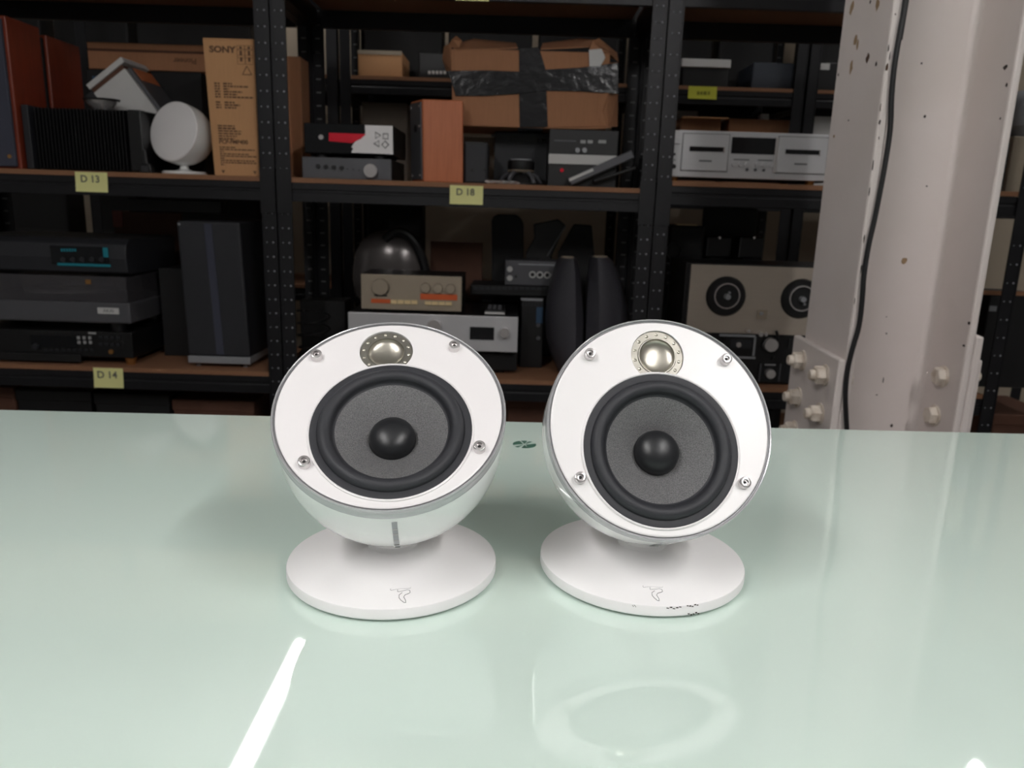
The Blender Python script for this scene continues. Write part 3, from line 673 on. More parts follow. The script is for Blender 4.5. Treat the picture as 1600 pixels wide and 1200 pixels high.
# tall carton
Yc = 2.13
za = S1; Xa0, Xa1 = W(341, 262, Yc)[0], W(405, 262, Yc)[0]; Xt0, Xt1 = W(317, 63, Yc)[0], W(394.5, 63, Yc)[0]; Zt = W(355, 62, Yc)[1]
Xt0 = (Xt0 + Xa0) / 2 - 0.012; Xa0 = Xt0 + 0.012; Xa1 = min(Xa1, NEAR[1] - 0.05)
t = thing('tall_carton', 'tall brown cardboard carton printed SONY', 'box', ((Xa0 + Xa1) / 2, Yc + 0.16, S1))
bx_ = MB(); bx_.add([(Xa0, Yc, za), (Xa1, Yc, za), (Xa1, Yc + 0.32, za), (Xa0, Yc + 0.32, za), (Xt0, Yc, Zt), (Xa1, Yc, Zt), (Xa1, Yc + 0.32, Zt), (Xt0, Yc + 0.32, Zt)], [(0, 3, 2, 1), (4, 5, 6, 7), (0, 1, 5, 4), (1, 2, 6, 5), (2, 3, 7, 6), (3, 0, 4, 7)])
bx_.build('carton', M_carton, t, bevel=0.002)
MB().box(Xt0 + 0.001, Xa1, Yc + 0.001, Yc + 0.158, Zt + 0.0002, Zt + 0.003).build('flap', M_carton, t)
MB().box(Xt0 + 0.001, Xa1, Yc + 0.161, Yc + 0.319, Zt + 0.0002, Zt + 0.003).build('flap', M_carton, t)
def cpt(u, v): return Xt0 + (Xa0 - Xt0) * v + u * (Xa1 - (Xt0 + (Xa0 - Xt0) * v)), Zt + (za - Zt) * v
def ctext(s, u, v, size, bold=0.0, name='lettering', **k):
    X, Z = cpt(u, v); return text(s, size, M_print, t, X, Yc - 0.0004, Z, name=name, align='LEFT', bold=bold, **k)
ctext('SONY', 0.12, 0.072, 0.021, 0.0009, xs=1.2)
fp = MB()
def line(u0, u1, v, h=0.004):
    x0, z = cpt(u0, v); x1, _ = cpt(u1, v); u = x0
    while u < x1:
        w_ = 0.004 + random.random() * 0.010; fp.box(u, min(u + w_, x1), Yc - 0.0005, Yc - 0.0001, z - h / 2, z + h / 2); u += w_ + 0.0022
for k, (u1, u2) in enumerate(((0.52, 0), (0.85, 0), (0.45, 0), (0.72, 0), (0.62, 0), (0.95, 0), (0, 0), (0.55, 0), (0.66, 0), (0.58, 0))):
    v = 0.315 + k * 0.0195
    if u1: line(0.16, 0.27, v); line(0.34, u1, v)
for k, u1 in enumerate((0.52, 0.53, 0.66, 0.66, 0.55, 0.50)): line(0.16, u1, 0.625 + k * 0.019, 0.0045 if k == 1 else 0.0035)
for k, u1 in enumerate((0.5, 0.92, 0.25, 0.8, 0.95, 0.25, 0.9, 0.96, 0.25)): line(0.16, u1, 0.785 + k * 0.0165, 0.003)
tag(fp.build('fine_print', M_print, t), kind='stuff')
ctext('PCP-FMP400', 0.16, 0.745, 0.0145, 0.0004, name='model_lettering')
ic = MB()
for (u, v, w_, h_) in ((0.66, 0.055, 0.020, 0.012), (0.82, 0.055, 0.020, 0.012), (0.66, 0.095, 0.020, 0.022), (0.82, 0.095, 0.020, 0.022), (0.66, 0.14, 0.020, 0.022), (0.82, 0.14, 0.020, 0.022)):
    x0, z = cpt(u, v); e = 0.0009
    ic.box(x0, x0 + w_, Yc - 0.0005, Yc - 0.0001, z + h_ / 2 - e, z + h_ / 2); ic.box(x0, x0 + w_, Yc - 0.0005, Yc - 0.0001, z - h_ / 2, z - h_ / 2 + e)
    ic.box(x0, x0 + e, Yc - 0.0005, Yc - 0.0001, z - h_ / 2, z + h_ / 2); ic.box(x0 + w_ - e, x0 + w_, Yc - 0.0005, Yc - 0.0001, z - h_ / 2, z + h_ / 2)
    ic.box(x0 + w_ * 0.35, x0 + w_ * 0.65, Yc - 0.0005, Yc - 0.0001, z - h_ * 0.2, z + h_ * 0.3)
x0, z = cpt(0.84, 0.225)
for q in range(3):
    a0, a1_ = math.pi / 2 + q * 2.0944, math.pi / 2 + (q + 1) * 2.0944
    ic.tube([(x0 + 0.014 * math.cos(a0), Yc - 0.0003, z + 0.014 * math.sin(a0)), (x0 + 0.014 * math.cos(a1_), Yc - 0.0003, z + 0.014 * math.sin(a1_))], 0.0011, 4)
for u in (0.2, 0.9):
    x0, z = cpt(u, 0.97); ic.prism([(x0 - 0.005, z + 0.004), (x0 + 0.005, z + 0.004), (x0, z - 0.005)], Yc - 0.0005, Yc - 0.0001)
ic.build('printed_symbols', M_print, t)
# long carton behind on top of black boxes
d = Dev('long_carton', 'long brown carton lying across the black boxes behind the tilted speaker', 'box', 137, 68, 322, 110, 2.425, 0.07, m_=M_carton2)
d.rect('edge_band', 137, 78, 322, 82, 0.0006, M_brownd)
d.text('Pioneer', 289, 95, 8, M_print, rot=math.pi, bold=0.0004)
lcz = d.Z0
d = Dev('black_box', 'low black equipment box carrying the long carton', 'box', 140, 112, 235, 265, 2.43, 0.06, zb=S1, ztop=lcz, m_=M_blk2)
MB().box(d.X0 + 0.02, d.X0 + 0.06, d.Y - 0.001, d.Y, d.Z1 - 0.05, d.Z1 - 0.02).build('blue_label', M_blue, d.t)
d = Dev('black_box', 'tall black equipment box carrying the right end of the long carton', 'box', 240, 112, 318, 265, 2.43, 0.06, zb=S1, ztop=lcz, m_=M_blk2)

# ================= left rack, lower shelf
YA = 2.13
# disc player at the bottom
d = Dev('disc_player', 'black disc player at the bottom of the stack on brass feet', 'player', -62, 516, 207, 556, YA, 0.29, m_=M_blk); d.Z0 = d.Z0
for X in (d.X0 + 0.03, W(205, 560, YA)[0], W(0, 560, YA)[0]):
    pass
sp = d.Z0
for X in (d.X0 + 0.035, d.X1 - 0.018, W(0, 556, YA)[0]):
    for Y in (YA + 0.02, YA + 0.25): MB().cyl((X, Y, S2), (X, Y, sp), 0.012, 0.016, 16).build('foot', M_gold, d.t)
d.rect('display', 48, 525, 122, 543, 0.0015, M_dispd)
d.rect('disc_tray', -20, 551, 128, 563, 0.010, M_blk2, bevel=0.002)
for i in range(3):
    for j in range(2): d.rect('button', 121 + i * 9 + j, 525.5 + j * 7, 125 + i * 9 + j, 530 + j * 7, 0.003, M_wtxt)
for i in range(4):
    for j in range(2): d.rect('button', 155 + i * 9, 525 + j * 11, 161 + i * 9, 529 + j * 11, 0.003, M_char)
for i in range(9): d.rect('key', 70 + i * 9, 545, 75 + i * 9, 548, 0.003, M_char)
d.disc('jack', 174, 549.5, 4, 0.004, M_gold)
d.disc('knob', 57, 541, 5.5, 0.008, M_char)
d.rect('badge', 138, 519, 150, 522, 0.001, M_wtxt)
pz = d.Z1
# turntable on it
d = Dev('turntable', 'grey turntable with smoked lid and badge reading AKAI', 'turntable', -64, 470, 203, 502, YA, 0.30, m_=M_dgrey, bevel=0.004)
tz = d.Z0
for X in (d.X0 + 0.04, d.X1 - 0.05):
    for Y in (YA + 0.03, YA + 0.25): MB().cyl((X, Y, pz), (X, Y, tz), 0.02, 0.024, 16).build('foot', M_blk, d.t)
d.rect('plinth_skirt', -60, 500, 205, 509, 0.0, M_blk2, off=-0.02) if False else None
d.rect('badge', 153, 481, 186, 490.5, 0.002, M_lightg)
d.text('AKAI', 169.5, 485.7, 5.5, M_groove, off=0.002, bold=0.0002)
zl0, zl1 = d.Z1, W(100, 427, YA)[1]
lx0, lx1, lz0, lz1 = d.X0 + 0.004, d.X1 - 0.006, zl0 + 0.0005, zl1 - 0.0065
lid = MB().box(lx0, lx1, YA + 0.002, YA + 0.005, lz0, lz1).box(lx0, lx0 + 0.003, YA + 0.0052, YA + 0.287, lz0, lz1).box(lx1 - 0.003, lx1, YA + 0.0052, YA + 0.287, lz0, lz1).box(lx0, lx1, YA + 0.287, YA + 0.29, lz0, lz1).box(lx0 + 0.0032, lx1 - 0.0032, YA + 0.0052, YA + 0.2868, lz1 - 0.003, lz1).build('lid', M_smoke, d.t)
lc = W(75, 460, YA)
MB().lathe([(0.115, 0), (0.13, 0.002), (0.13, 0.010), (0.115, 0.012)], 48, Matrix.Translation((lc[0], YA + 0.135, zl0 + 0.018)), close=True).build('platter', M_chrome, d.t)
MB().box(W(134, 445, YA)[0], W(142, 445, YA)[0], YA + 0.0, YA + 0.003, W(134, 444, YA)[1], W(134, 437, YA)[1]).build('tonearm_weight', M_gold, d.t)
tt = zl1 - 0.0065
# receiver on the turntable lid
d = Dev('receiver', 'black receiver with teal display on the turntable lid', 'receiver', -66, 372, 197, 420, YA, 0.31, m_=M_blk, body=None)
zz0, zz1 = tt + 0.0005, d.Z1
prof = [(YA + 0.02, zz0 + 0.006), (YA + 0.002, zz0 + 0.012), (YA - 0.003, (zz0 + zz1) / 2), (YA + 0.002, zz1 - 0.012), (YA + 0.02, zz1), (YA + 0.31, zz1), (YA + 0.31, zz0 + 0.006)]
d.t.location.z = zz0; d.t['_o'] = (d.t['_o'][0], d.t['_o'][1], zz0)
MB().prismx(prof, d.X0, d.X1).build('case', M_char, d.t, bevel=0.003)
MB().box(d.X0 + 0.003, d.X1 - 0.003, YA + 0.03, YA + 0.3, zz1 - 0.0005, zz1 + 0.003).build('top_cover', M_blk2, d.t)
for X in (d.X0 + 0.05, d.X1 - 0.05):
    for Y in (YA + 0.05, YA + 0.26): MB().cyl((X, Y, zz0), (X, Y, zz0 + 0.0062), 0.015, n=14).build('foot', M_blk2, d.t)
d.rect('display_window', 80, 385, 171, 414, 0.0045, M_dispd, off=0.0, bevel=0.003)
for i in range(6): d.rect('display_segment', 95 + i * 4.2, 388.5, 98 + i * 4.2, 393, 0.0004, M_teal, off=0.0046)
d.rect('display_mark', 161, 387, 169, 402, 0.0004, M_teal, off=0.0046)
d.rect('display_line', 90, 412, 173, 416, 0.0006, M_teal, off=0.0046)
for i in range(5): d.disc('button', 99 + i * 15, 405.5, 4.2, 0.004, M_char, off=0.0046)
# dark gear behind, along the back of the lower shelf
d = Dev('black_box', 'black equipment case behind the charcoal tower speaker', 'box', 252, 420, 300, 560, 2.28, 0.2, zb=S2, m_=M_blk2)
d = Dev('dark_crate', 'dark brown wooden crate behind the receiver', 'box', 186, 331, 290, 560, 2.485, 0.012, zb=S2, m_=M_brownd)
rb = MB().box(d.X0, d.X0 + 0.03, d.Y - 0.004, d.Y, d.Z1 - 0.05, d.Z1).build('red_corner', M_cherry, d.t)
d2 = Dev('video_recorder', 'flat black recorder on top of the dark crate', 'recorder', 200, 312, 345, 331, 2.44, 0.055, zb=d.Z1 + 0.0005, m_=M_blk)
# charcoal tower speaker
YT = 2.14
X0b, X1b = W(295, 560, YT)[0], W(391, 560, YT)[0]; X0t, X1t = W(275, 348, YT)[0], W(374, 348, YT)[0]
Zt2 = W(325, 346, YT)[1]; Zb2 = W(343, 557, YT)[1]
t = thing('tower_speaker', 'charcoal tower speaker with silver foot plate beside the stack', 'speaker', ((X0b + X1b) / 2, YT + 0.14, S2))
cb = MB().add([(X0b, YT, Zb2), (X1b, YT, Zb2), (X1b + 0.012, YT + 0.27, Zb2), (X0b + 0.012, YT + 0.27, Zb2), (X0t, YT, Zt2), (X1t, YT, Zt2), (X1t + 0.012, YT + 0.27, Zt2), (X0t + 0.012, YT + 0.27, Zt2)], [(0, 3, 2, 1), (4, 5, 6, 7), (0, 1, 5, 4), (1, 2, 6, 5), (2, 3, 7, 6), (3, 0, 4, 7)])
cb.build('cabinet', M_char, t, bevel=0.006)
MB().box(X0b - 0.001, X1b + 0.001, YT - 0.004, YT + 0.27, S2 + 0.012, Zb2 - 0.0002).build('foot_plate', M_grey, t, bevel=0.002)
for X in (X0b + 0.02, X1b - 0.02):
    for Y in (YT + 0.02, YT + 0.24): MB().lathe([(0, 0), (0.008, 0.0), (0.004, 0.006), (0.006, 0.0125), (0, 0.0125)], 12, Matrix.Translation((X, Y, S2))).build('spike_foot', M_chrome, t)
MB().lathe([(0, 0.0), (0.004, 0), (0.003, 0.002), (0, 0.002)], 12, Matrix.Translation((X0t + 0.008, YT - 0.0001, Zt2 - 0.01)) @ Matrix.Rotation(math.pi / 2, 4, 'X')).build('pin', M_grey, t)
MB().prism([(X0t + (X1t - X0t) * 0.44, Zt2 - 0.006), (X0t + (X1t - X0t) * 0.56, Zt2 - 0.006), (X0b + (X1b - X0b) * 0.58, Zb2 + 0.006), (X0b + (X1b - X0b) * 0.46, Zb2 + 0.006)], YT - 0.0012, YT - 0.0001).build('centre_strip', M_grille, t)
# bottom level, only the tops show below the beam
for i, (x0, x1, yt, mm, lb) in enumerate(((-40, 32, 606, M_brownd, 'brown carton on the bottom shelf under the disc player'), (36, 150, 612, M_blk, 'black case on the bottom shelf beneath note D 14'), (156, 270, 618, M_blk2, 'wide black trunk on the bottom shelf under the tower speaker'), (276, 400, 628, M_brownd, 'low brown carton on the bottom shelf beside the rack post'))):
    d = Dev('storage_box', lb, 'box', x0, yt, x1, 800, 2.2, 0.25, zb=S0, m_=mm, bevel=0.006)
    MB().box(d.X0 - 0.002, d.X1 + 0.002, d.Y - 0.002, d.Y + 0.252, d.Z1 - 0.03, d.Z1 + 0.003).build('lid', mm, d.t, bevel=0.003)

# ================= middle rack, upper shelf
Ym = 2.13
d = Dev('amplifier', 'small grey amplifier with a chrome knob under the red-display player', 'amplifier', 473, 247, 612, 281, Ym + 0.006, 0.24, zb=S1, m_=M_blk, bevel=0.002)
d.front('front_panel', M_dgrey)
for i in range(4): d.disc('button', 497 + i * 12.2, 260 + i * 0.9, 3.6, 0.003, M_blk, off=0.006)
for i in range(3): d.disc('indicator', 543 + i * 9, 264 + i, 1.1, 0.001, M_blk, off=0.006)
kb = d.disc('volume_knob', 580, 267, 11, 0.016, M_chrome, off=0.006)
d.text('NAIM', 490, 252, 3, M_groove, off=0.006) if False else None
az = d.Z1
d = Dev('disc_player', 'disc player with red display and four marked buttons', 'player', 476, 194, 614.5, 241, Ym + 0.006, 0.24, m_=M_blk, bevel=0.003)
for X in (d.X0 + 0.04, d.X1 - 0.04):
    for Y in (Ym + 0.03, Ym + 0.2): MB().cyl((X, Y, az), (X, Y, d.Z0), 0.018, n=16).build('foot', M_blk2, d.t)
d.front('front_panel', M_dispd, th=0.005)  # dark part of the polished front's reflection, painted as base colour
def ppoly(d, pts, off): return [d.p(x, y, off) for x, y in pts]
MB().prism(ppoly(d, [(570, 195.4), (613.6, 196.8), (614.2, 241.3), (549, 238.4), (552, 232), (549, 230), (553, 224), (566, 213), (571, 208)], 0.005), d.Y - 0.0062, d.Y - 0.005).build('painted_reflection', M_white, d.t)  # bright reflection in the polished front, put into the colour
MB().prism(ppoly(d, [(514, 207.5), (572, 209.5), (564, 217), (550, 223.5), (514, 220.5)], 0.006), d.Y - 0.0070, d.Y - 0.0061).build('display', M_red, d.t)
d.disc('power_button', 502, 214.5, 4, 0.004, M_chrome, off=0.0062)
kx = 8.1e-4 * d.Y
for (x, y, kind) in ((589.5, 211.5, 3), (602.5, 213, 4), (589.5, 224.5, 3), (602, 226, 4)):
    X, Z = d.p(x, y, 0.006)
    ro = {(589.5, 211.5): 0, (602.5, 213): math.pi / 4, (589.5, 224.5): math.pi, (602, 226): 0}[(x, y)]
    P = [(X + 5.2 * kx * math.cos(ro + 2 * math.pi * k / kind), d.Y - 0.0068, Z + 5.2 * kx * math.sin(ro + 2 * math.pi * k / kind)) for k in range(kind)]
    MB().tube(P + [P[0], P[1]], 0.0012, 5).build('button_outline', M_blk, d.t)
# speaker with wooden side
Yw = 2.14
X0_, X1_ = W(653, 170, Yw)[0], W(716, 170, Yw)[0]; X0b_, X1b_ = W(662, 283, Yw)[0], W(723.5, 283, Yw)[0]
Zt3 = W(684, 155.5, Yw)[1]
Mw = Matrix.Translation(((X0b_ + X1b_) / 2, Yw, S1)) @ Matrix.Rotation(math.radians(0.0), 4, 'Z')
t = thing('wooden_speaker', 'alder wood speaker cabinet turned sideways beside the taped carton', 'speaker', ((X0b_ + X1b_) / 2, Yw, S1))
hw = (X1b_ - X0b_) / 2; cxw = (X0b_ + X1b_) / 2; tl = 0.004; wd_ = 0.072
sl_ = (cxw - hw) - W(644, 230, Yw + wd_)[0]
MB().add([(cxw - hw, Yw, S1), (cxw + hw, Yw, S1), (cxw + hw - 0.004, Yw + wd_, S1), (cxw - hw - sl_, Yw + wd_, S1), (cxw - hw - tl, Yw, Zt3), (cxw + hw - tl, Yw, Zt3), (cxw + hw - 0.004 - tl, Yw + wd_, Zt3), (cxw - hw - sl_ - tl, Yw + wd_, Zt3)], [(0, 3, 2, 1), (4, 5, 6, 7), (0, 1, 5, 4), (1, 2, 6, 5), (2, 3, 7, 6), (3, 0, 4, 7)]).build('cabinet', M_alder, t, bevel=0.003)
def sidept(f, h, o=0.0):   # on the left, slanted face
    n_ = Vector((-wd_, -sl_, 0)).normalized()
    return Vector((cxw - hw - sl_ * f - tl * h, Yw + wd_ * f, S1 + (Zt3 - S1) * h)) + n_ * o
bp_ = MB(); c4 = [sidept(0.06, 0.03, 0.0004), sidept(0.94, 0.03, 0.0004), sidept(0.94, 0.97, 0.0004), sidept(0.06, 0.97, 0.0004)]; c4b = [sidept(0.06, 0.03, 0.004), sidept(0.94, 0.03, 0.004), sidept(0.94, 0.97, 0.004), sidept(0.06, 0.97, 0.004)]
bp_.add(c4 + c4b, [(0, 1, 2, 3), (4, 5, 6, 7), (0, 1, 5, 4), (1, 2, 6, 5), (2, 3, 7, 6), (3, 0, 4, 7)]); bpo = bp_.build('rear_panel', M_dgrey, t)
for f_, h_ in ((0.15, 0.92), (0.85, 0.92), (0.15, 0.08), (0.85, 0.08), (0.15, 0.68)):
    MB().cyl(sidept(f_, h_, 0.004), sidept(f_, h_, 0.006), 0.004, n=12).build('screw', M_chrome, bpo)
MB().cyl(sidept(0.5, 0.66, 0.004), sidept(0.5, 0.66, 0.005), 0.010, n=20).build('port', M_dark, bpo)
# taped torn carton
Yk = 2.22
KX0, KX1 = W(706, 150, Yk)[0], W(950, 150, Yk)[0]; KZ1 = W(830, 78.5, Yk)[1]; KZ0 = W(830, 200, Yk)[1]
t = thing('taped_carton', 'torn cardboard carton strapped with black tape', 'box', ((KX0 + KX1) / 2, Yk + 0.12, KZ0))
MB().box(KX0, KX1, Yk, Yk + 0.24, KZ0, KZ1).build('carton', M_carton2, t, bevel=0.004)
def patch(name, pts, Y, th, mm, wob=0.0):
    P = [W(x, y, Y) for x, y in pts]; MB().prism(P, Y - th, Y).build(name, mm, t, bevel=0.0008, seg=1)
vx = [(811, 76), (842, 74), (853, 110), (854, 145), (856, 199), (812, 199), (811, 150)]
patch('tape_strip', vx, Yk, 0.0022, M_tape)
patch('tape_strip', [(700, 111), (760, 110), (810, 112), (848, 109), (905, 106), (966, 98), (966, 147), (905, 143), (850, 142), (810, 147), (760, 150), (712, 150)], Yk - 0.0023, 0.0020, M_tape)
MB().box(W(812, 100, Yk)[0], W(852, 100, Yk)[0], Yk + 0.002, Yk + 0.24, KZ1 + 0.0002, KZ1 + 0.002).build('tape_strip', M_tape, t)
MB().box(W(812, 100, Yk)[0], W(852, 100, Yk)[0], Yk + 0.002, Yk + 0.24, KZ0 - 0.002, KZ0 - 0.0002).build('tape_strip', M_tape, t)
# torn flaps and ragged ends
def flap(pts3, mm=M_carton2):
    n = len(pts3); a = [Vector(p) for p in pts3]; nr = (a[1] - a[0]).cross(a[2] - a[0]).normalized() * 0.003
    MB().add([tuple(p) for p in a] + [tuple(p + nr) for p in a], [tuple(range(n)), tuple(reversed(range(n, 2 * n)))] + [(k, (k + 1) % n, n + (k + 1) % n, n + k) for k in range(n)]).build('torn_flap', mm, t, smooth=False)
def w3(x, y, Y): X, Z = W(x, y, Y); return (X, Y, Z)
flap([w3(706, 80, Yk), w3(809, 76, Yk), w3(806, 69, Yk + 0.10), w3(757, 64, Yk + 0.10), w3(740, 62, Yk + 0.1), w3(722, 67, Yk + 0.1)])
flap([w3(700, 74, Yk + 0.02), w3(718, 76, Yk - 0.01), w3(722, 64, Yk + 0.0), w3(714, 57, Yk - 0.01), w3(708, 62, Yk)])
flap([w3(706, 80, Yk + 0.0), w3(706, 111, Yk), w3(697, 111, Yk + 0.06), w3(691, 92, Yk + 0.05), w3(694, 72, Yk + 0.03), w3(701, 69, Yk + 0.01)])
flap([w3(845, 78, Yk), w3(920, 74, Yk), w3(933, 64, Yk + 0.08), w3(905, 62, Yk + 0.10), w3(848, 69, Yk + 0.08)])
flap([w3(920, 80, Yk), w3(950, 82, Yk), w3(966, 97, Yk + 0.05), w3(964, 84, Yk + 0.07), w3(936, 61, Yk + 0.02), w3(925, 66, Yk)])
flap([w3(950, 98, Yk), w3(966, 97, Yk + 0.05), w3(965, 198, Yk + 0.05), w3(950, 198, Yk + 0.0)])
flap([w3(934, 150, Yk - 0.004), w3(950, 146, Yk - 0.004), w3(964, 148, Yk + 0.03), w3(958, 180, Yk + 0.02), w3(948, 200, Yk - 0.004), w3(935, 190, Yk - 0.004)])
flap([w3(853, 199, Yk - 0.001), w3(935, 196, Yk - 0.001), w3(955, 198, Yk - 0.02), w3(935, 200, Yk - 0.02)])
patch('plastic_patch', [(920, 78), (940, 76), (946, 90), (938, 104), (921, 104)], Yk - 0.0045, 0.001, M_lightg)
kz = KZ0 - 0.0026
# what carries the carton: dark deck and grey deck
Yd = 2.19
d = Dev('cassette_recorder', 'dark deck with a pale lower edge under the taped carton', 'recorder', 857, 206, 965, 281, Yd, 0.27, zb=S1, ztop=kz, m_=M_blk, bevel=0.002)
d.rect('pale_strip', 857, 242, 963, 257, 0.004, M_lightg)
d.rect('trim_line', 866, 219, 900, 221, 0.001, M_dgrey)
for x, w_ in ((907, 8), (918, 8), (935, 12)): d.rect('key', x, 219, x + w_, 224, 0.002, M_wtxt)
d.disc('lamp', 878, 266, 3, 0.003, M_red)
for x in (902, 913): d.disc('knob', x, 235, 4, 0.01, M_grey)
d = Dev('dark_deck', 'low dark grey deck behind the loose loudspeaker driver', 'recorder', 772, 208, 855, 281, 2.34, 0.13, zb=S1, ztop=kz, m_=M_char, bevel=0.002)
d.rect('tray', 795, 213, 852, 223, 0.003, M_blk)
for x in (841, 849): d.disc('lamp', x, 219, 2, 0.003, M_lightg)
# small black box speaker
d = Dev('desk_speaker', 'small black desk speaker between wooden speaker and loose driver', 'speaker', 724, 222, 762, 281, 2.17, 0.10, zb=S1, m_=M_char, bevel=0.006)
for x in (738, 757): d.disc('screw', x, 265, 2.2, 0.002, M_dark)
d.rect('top_cover', 727, 222, 757, 227, 0.002, M_blk)
d = Dev('grey_board', 'upright grey board behind the small black desk speaker', 'board', 722, 213, 775, 281, 2.46, 0.012, zb=S1, m_=M_beige)
# loose driver lying on its frame
Xd, Zd = W(814, 262, 2.19)
t = thing('loose_driver', 'bare loudspeaker driver lying on its basket', 'speaker part', (Xd, 2.21, S1))
Md = Matrix.Translation((Xd, 2.20, S1)) @ Matrix.Diagonal((0.84, 0.84, 0.9, 1))
MB().lathe([(0.072, 0.0), (0.076, 0.0), (0.076, 0.006), (0.070, 0.006)], 40, Md, close=True).build('basket_rim', M_blk, t)
for k in range(5):
    a = 2 * math.pi * k / 5 + 0.35
    MB().tube([Md @ Vector((0.070 * math.cos(a), 0.070 * math.sin(a), 0.005)), Md @ Vector((0.058 * math.cos(a), 0.058 * math.sin(a), 0.026)), Md @ Vector((0.036 * math.cos(a), 0.036 * math.sin(a), 0.040))], 0.006, 8).build('basket_arm', M_dgrey, t)
MB().lathe([(0.066, 0.006), (0.055, 0.018), (0.025, 0.034)], 40, Md).build('cone', M_blk2, t)
MB().lathe([(0, 0.039), (0.040, 0.039), (0.045, 0.043), (0.040, 0.046), (0, 0.046)], 40, Md).build('top_plate', M_beige, t)
MB().lathe([(0, 0.046), (0.043, 0.046), (0.044, 0.049), (0.044, 0.070), (0.041, 0.073), (0, 0.073)], 40, Md).build('magnet', M_blk, t)
MB().lathe([(0.012, 0.073), (0.036, 0.073), (0.034, 0.077), (0.012, 0.077)], 40, Md, close=True).build('back_plate', M_grey, t)
# grey flat case leaning
P = [w3(905, 288, 2.13), w3(945, 288, 2.13), w3(990, 250, 2.20), w3(982, 245, 2.2)]
Mf = Matrix.Translation((W(893, 289, 2.15)[0], 2.15, S1 + 0.0005)) @ Matrix.Rotation(math.radians(-25), 4, 'Y')
t = thing('flat_case', 'flat grey case leaning on its edge beside the rack post', 'case', M=Mf)
MB().box(0.0, 0.185, 0.0, 0.032, 0.002, 0.024).build('case', M_dgrey, t, bevel=0.003, local=True)
MB().box(0.0, 0.07, -0.003, -0.0003, 0.014, 0.0215).build('pale_edge', M_lightg, t, local=True)
Mf2 = Matrix.Translation((W(912, 292, 2.15)[0], 2.15, S1 + 0.0005)) @ Matrix.Rotation(math.radians(-19), 4, 'Y')
t = thing('flat_case', 'dark flat case lying under the leaning grey case', 'case', M=Mf2)
MB().box(0.03, 0.15, 0.002, 0.03, 0.0015, 0.0105).build('case', M_blk, t, bevel=0.003, local=True)
# crumpled clear plastic in front of the driver
t = None
pr_ = random.Random(3); cw = MB(); Xq = W(785, 284, 2.125)[0]
for k in range(4):
    pts = [(Xq + (k - 1.5) * 0.022 + 0.014 * math.cos(q * 1.3 + k), 2.125 + 0.006 * math.sin(q * 1.9 + k), S1 + 0.0022 + 0.003 * (1 + math.sin(q * 1.1 + k))) for q in range(7)]
    cw.tube(smoothp(pts, 3), 0.0018, 6)
tag(cw.build('wire_loop', M_chrome), 'tangled bright wire lying in front of the loose driver', 'wire')
# brown carton side next to the rack post
d = Dev('brown_carton', 'narrow brown carton behind the left post of the middle rack', 'box', 446, 88, 472, 275, 2.36, 0.09, zb=S1, m_=M_carton2)

# ================= middle rack, lower shelf
Yl = 2.14
d = Dev('black_amplifier', 'black amplifier under the wide silver amplifier', 'amplifier', 552, 549, 808, 583, Yl + 0.03, 0.3, zb=S2 + 0.010, m_=M_blk, bevel=0.003)
d.feet(M_blk2, 0.010)
bz = d.Z1
d = Dev('silver_amplifier', 'wide silver amplifier with dark display under the beige preamplifier', 'amplifier', 545, 491, 809, 546, Yl, 0.31, m_=M_blk, bevel=0.003)
for X in (d.X0 + 0.05, d.X1 - 0.05):
    for Y in (Yl + 0.05, Yl + 0.26): MB().cyl((X, Y, bz), (X, Y, d.Z0), 0.018, n=16).build('foot', M_blk2, d.t)
d.front('front_panel', M_silver, th=0.008)
d.rect('display', 734, 511, 772, 531, 0.001, M_dispd, off=0.008)
d.disc('volume_knob', 788.5, 518.5, 8.5, 0.02, M_chrome, off=0.008)
d.disc('selector_knob', 679, 509, 12, 0.02, M_chrome, off=0.008)
for i in range(3): d.disc('button', 690 + i * 9, 534, 2, 0.003, M_chrome, off=0.008)
szt = d.Z1; sX1 = d.X1
# remote on it
t = thing('remote_control', 'slim remote control lying on the silver amplifier', 'remote', (W(775, 480, 2.2)[0], 2.2, szt))
xa, xb = W(757, 486, 2.155)[0], W(789.5, 486, 2.155)[0]
MB().box(xa, xb, 2.155, 2.30, szt + 0.0003, szt + 0.014).build('case', M_blk, t, bevel=0.003)
MB().box(xa + 0.001, xb - 0.001, 2.1525, 2.155, szt + 0.003, szt + 0.0095).build('end_cap', M_lightg, t, bevel=0.001)
kk = MB()
for i in range(4):
    for j in range(3): MB().box(xa + 0.008 + j * 0.014, xa + 0.018 + j * 0.014, 2.18 + i * 0.025, 2.19 + i * 0.025, szt + 0.014, szt + 0.016).build('key', M_dgrey, t)
# beige preamplifier
Yq = 2.165
d = Dev('preamplifier', 'beige preamplifier with orange strip on the silver amplifier', 'amplifier', 564.5, 430, 721.5, 482, Yq, 0.165, zb=szt + 0.006, m_=M_blk, bevel=0.002)
for X in (d.X0 + 0.03, d.X1 - 0.03):
    for Y in (Yq + 0.02, Yq + 0.14): MB().cyl((X, Y, szt), (X, Y, szt + 0.0061), 0.01, n=12).build('foot', M_blk2, d.t)
d.front('front_panel', M_beige, th=0.004)
d.disc('volume_dial', 595, 448, 13.5, 0.012, M_beige, off=0.004)
X, Z = d.p(594.5, 449, 0.004)
MB().tube([(X + 0.0245 * math.cos(math.radians(a)), d.Y - 0.0046, Z + 0.0245 * math.sin(math.radians(a))) for a in range(-50, 95, 12)], 0.0012, 5).build('dial_ring', M_blk, d.t)
for i in range(3): d.disc('tone_knob', 665.5 + i * 19.3, 449.5 + i * 0.8, 7.8, 0.012, M_beige, off=0.004)
d.rect('orange_strip', 657, 459.5, 714.5, 468.5, 0.002, M_orange, off=0.004)
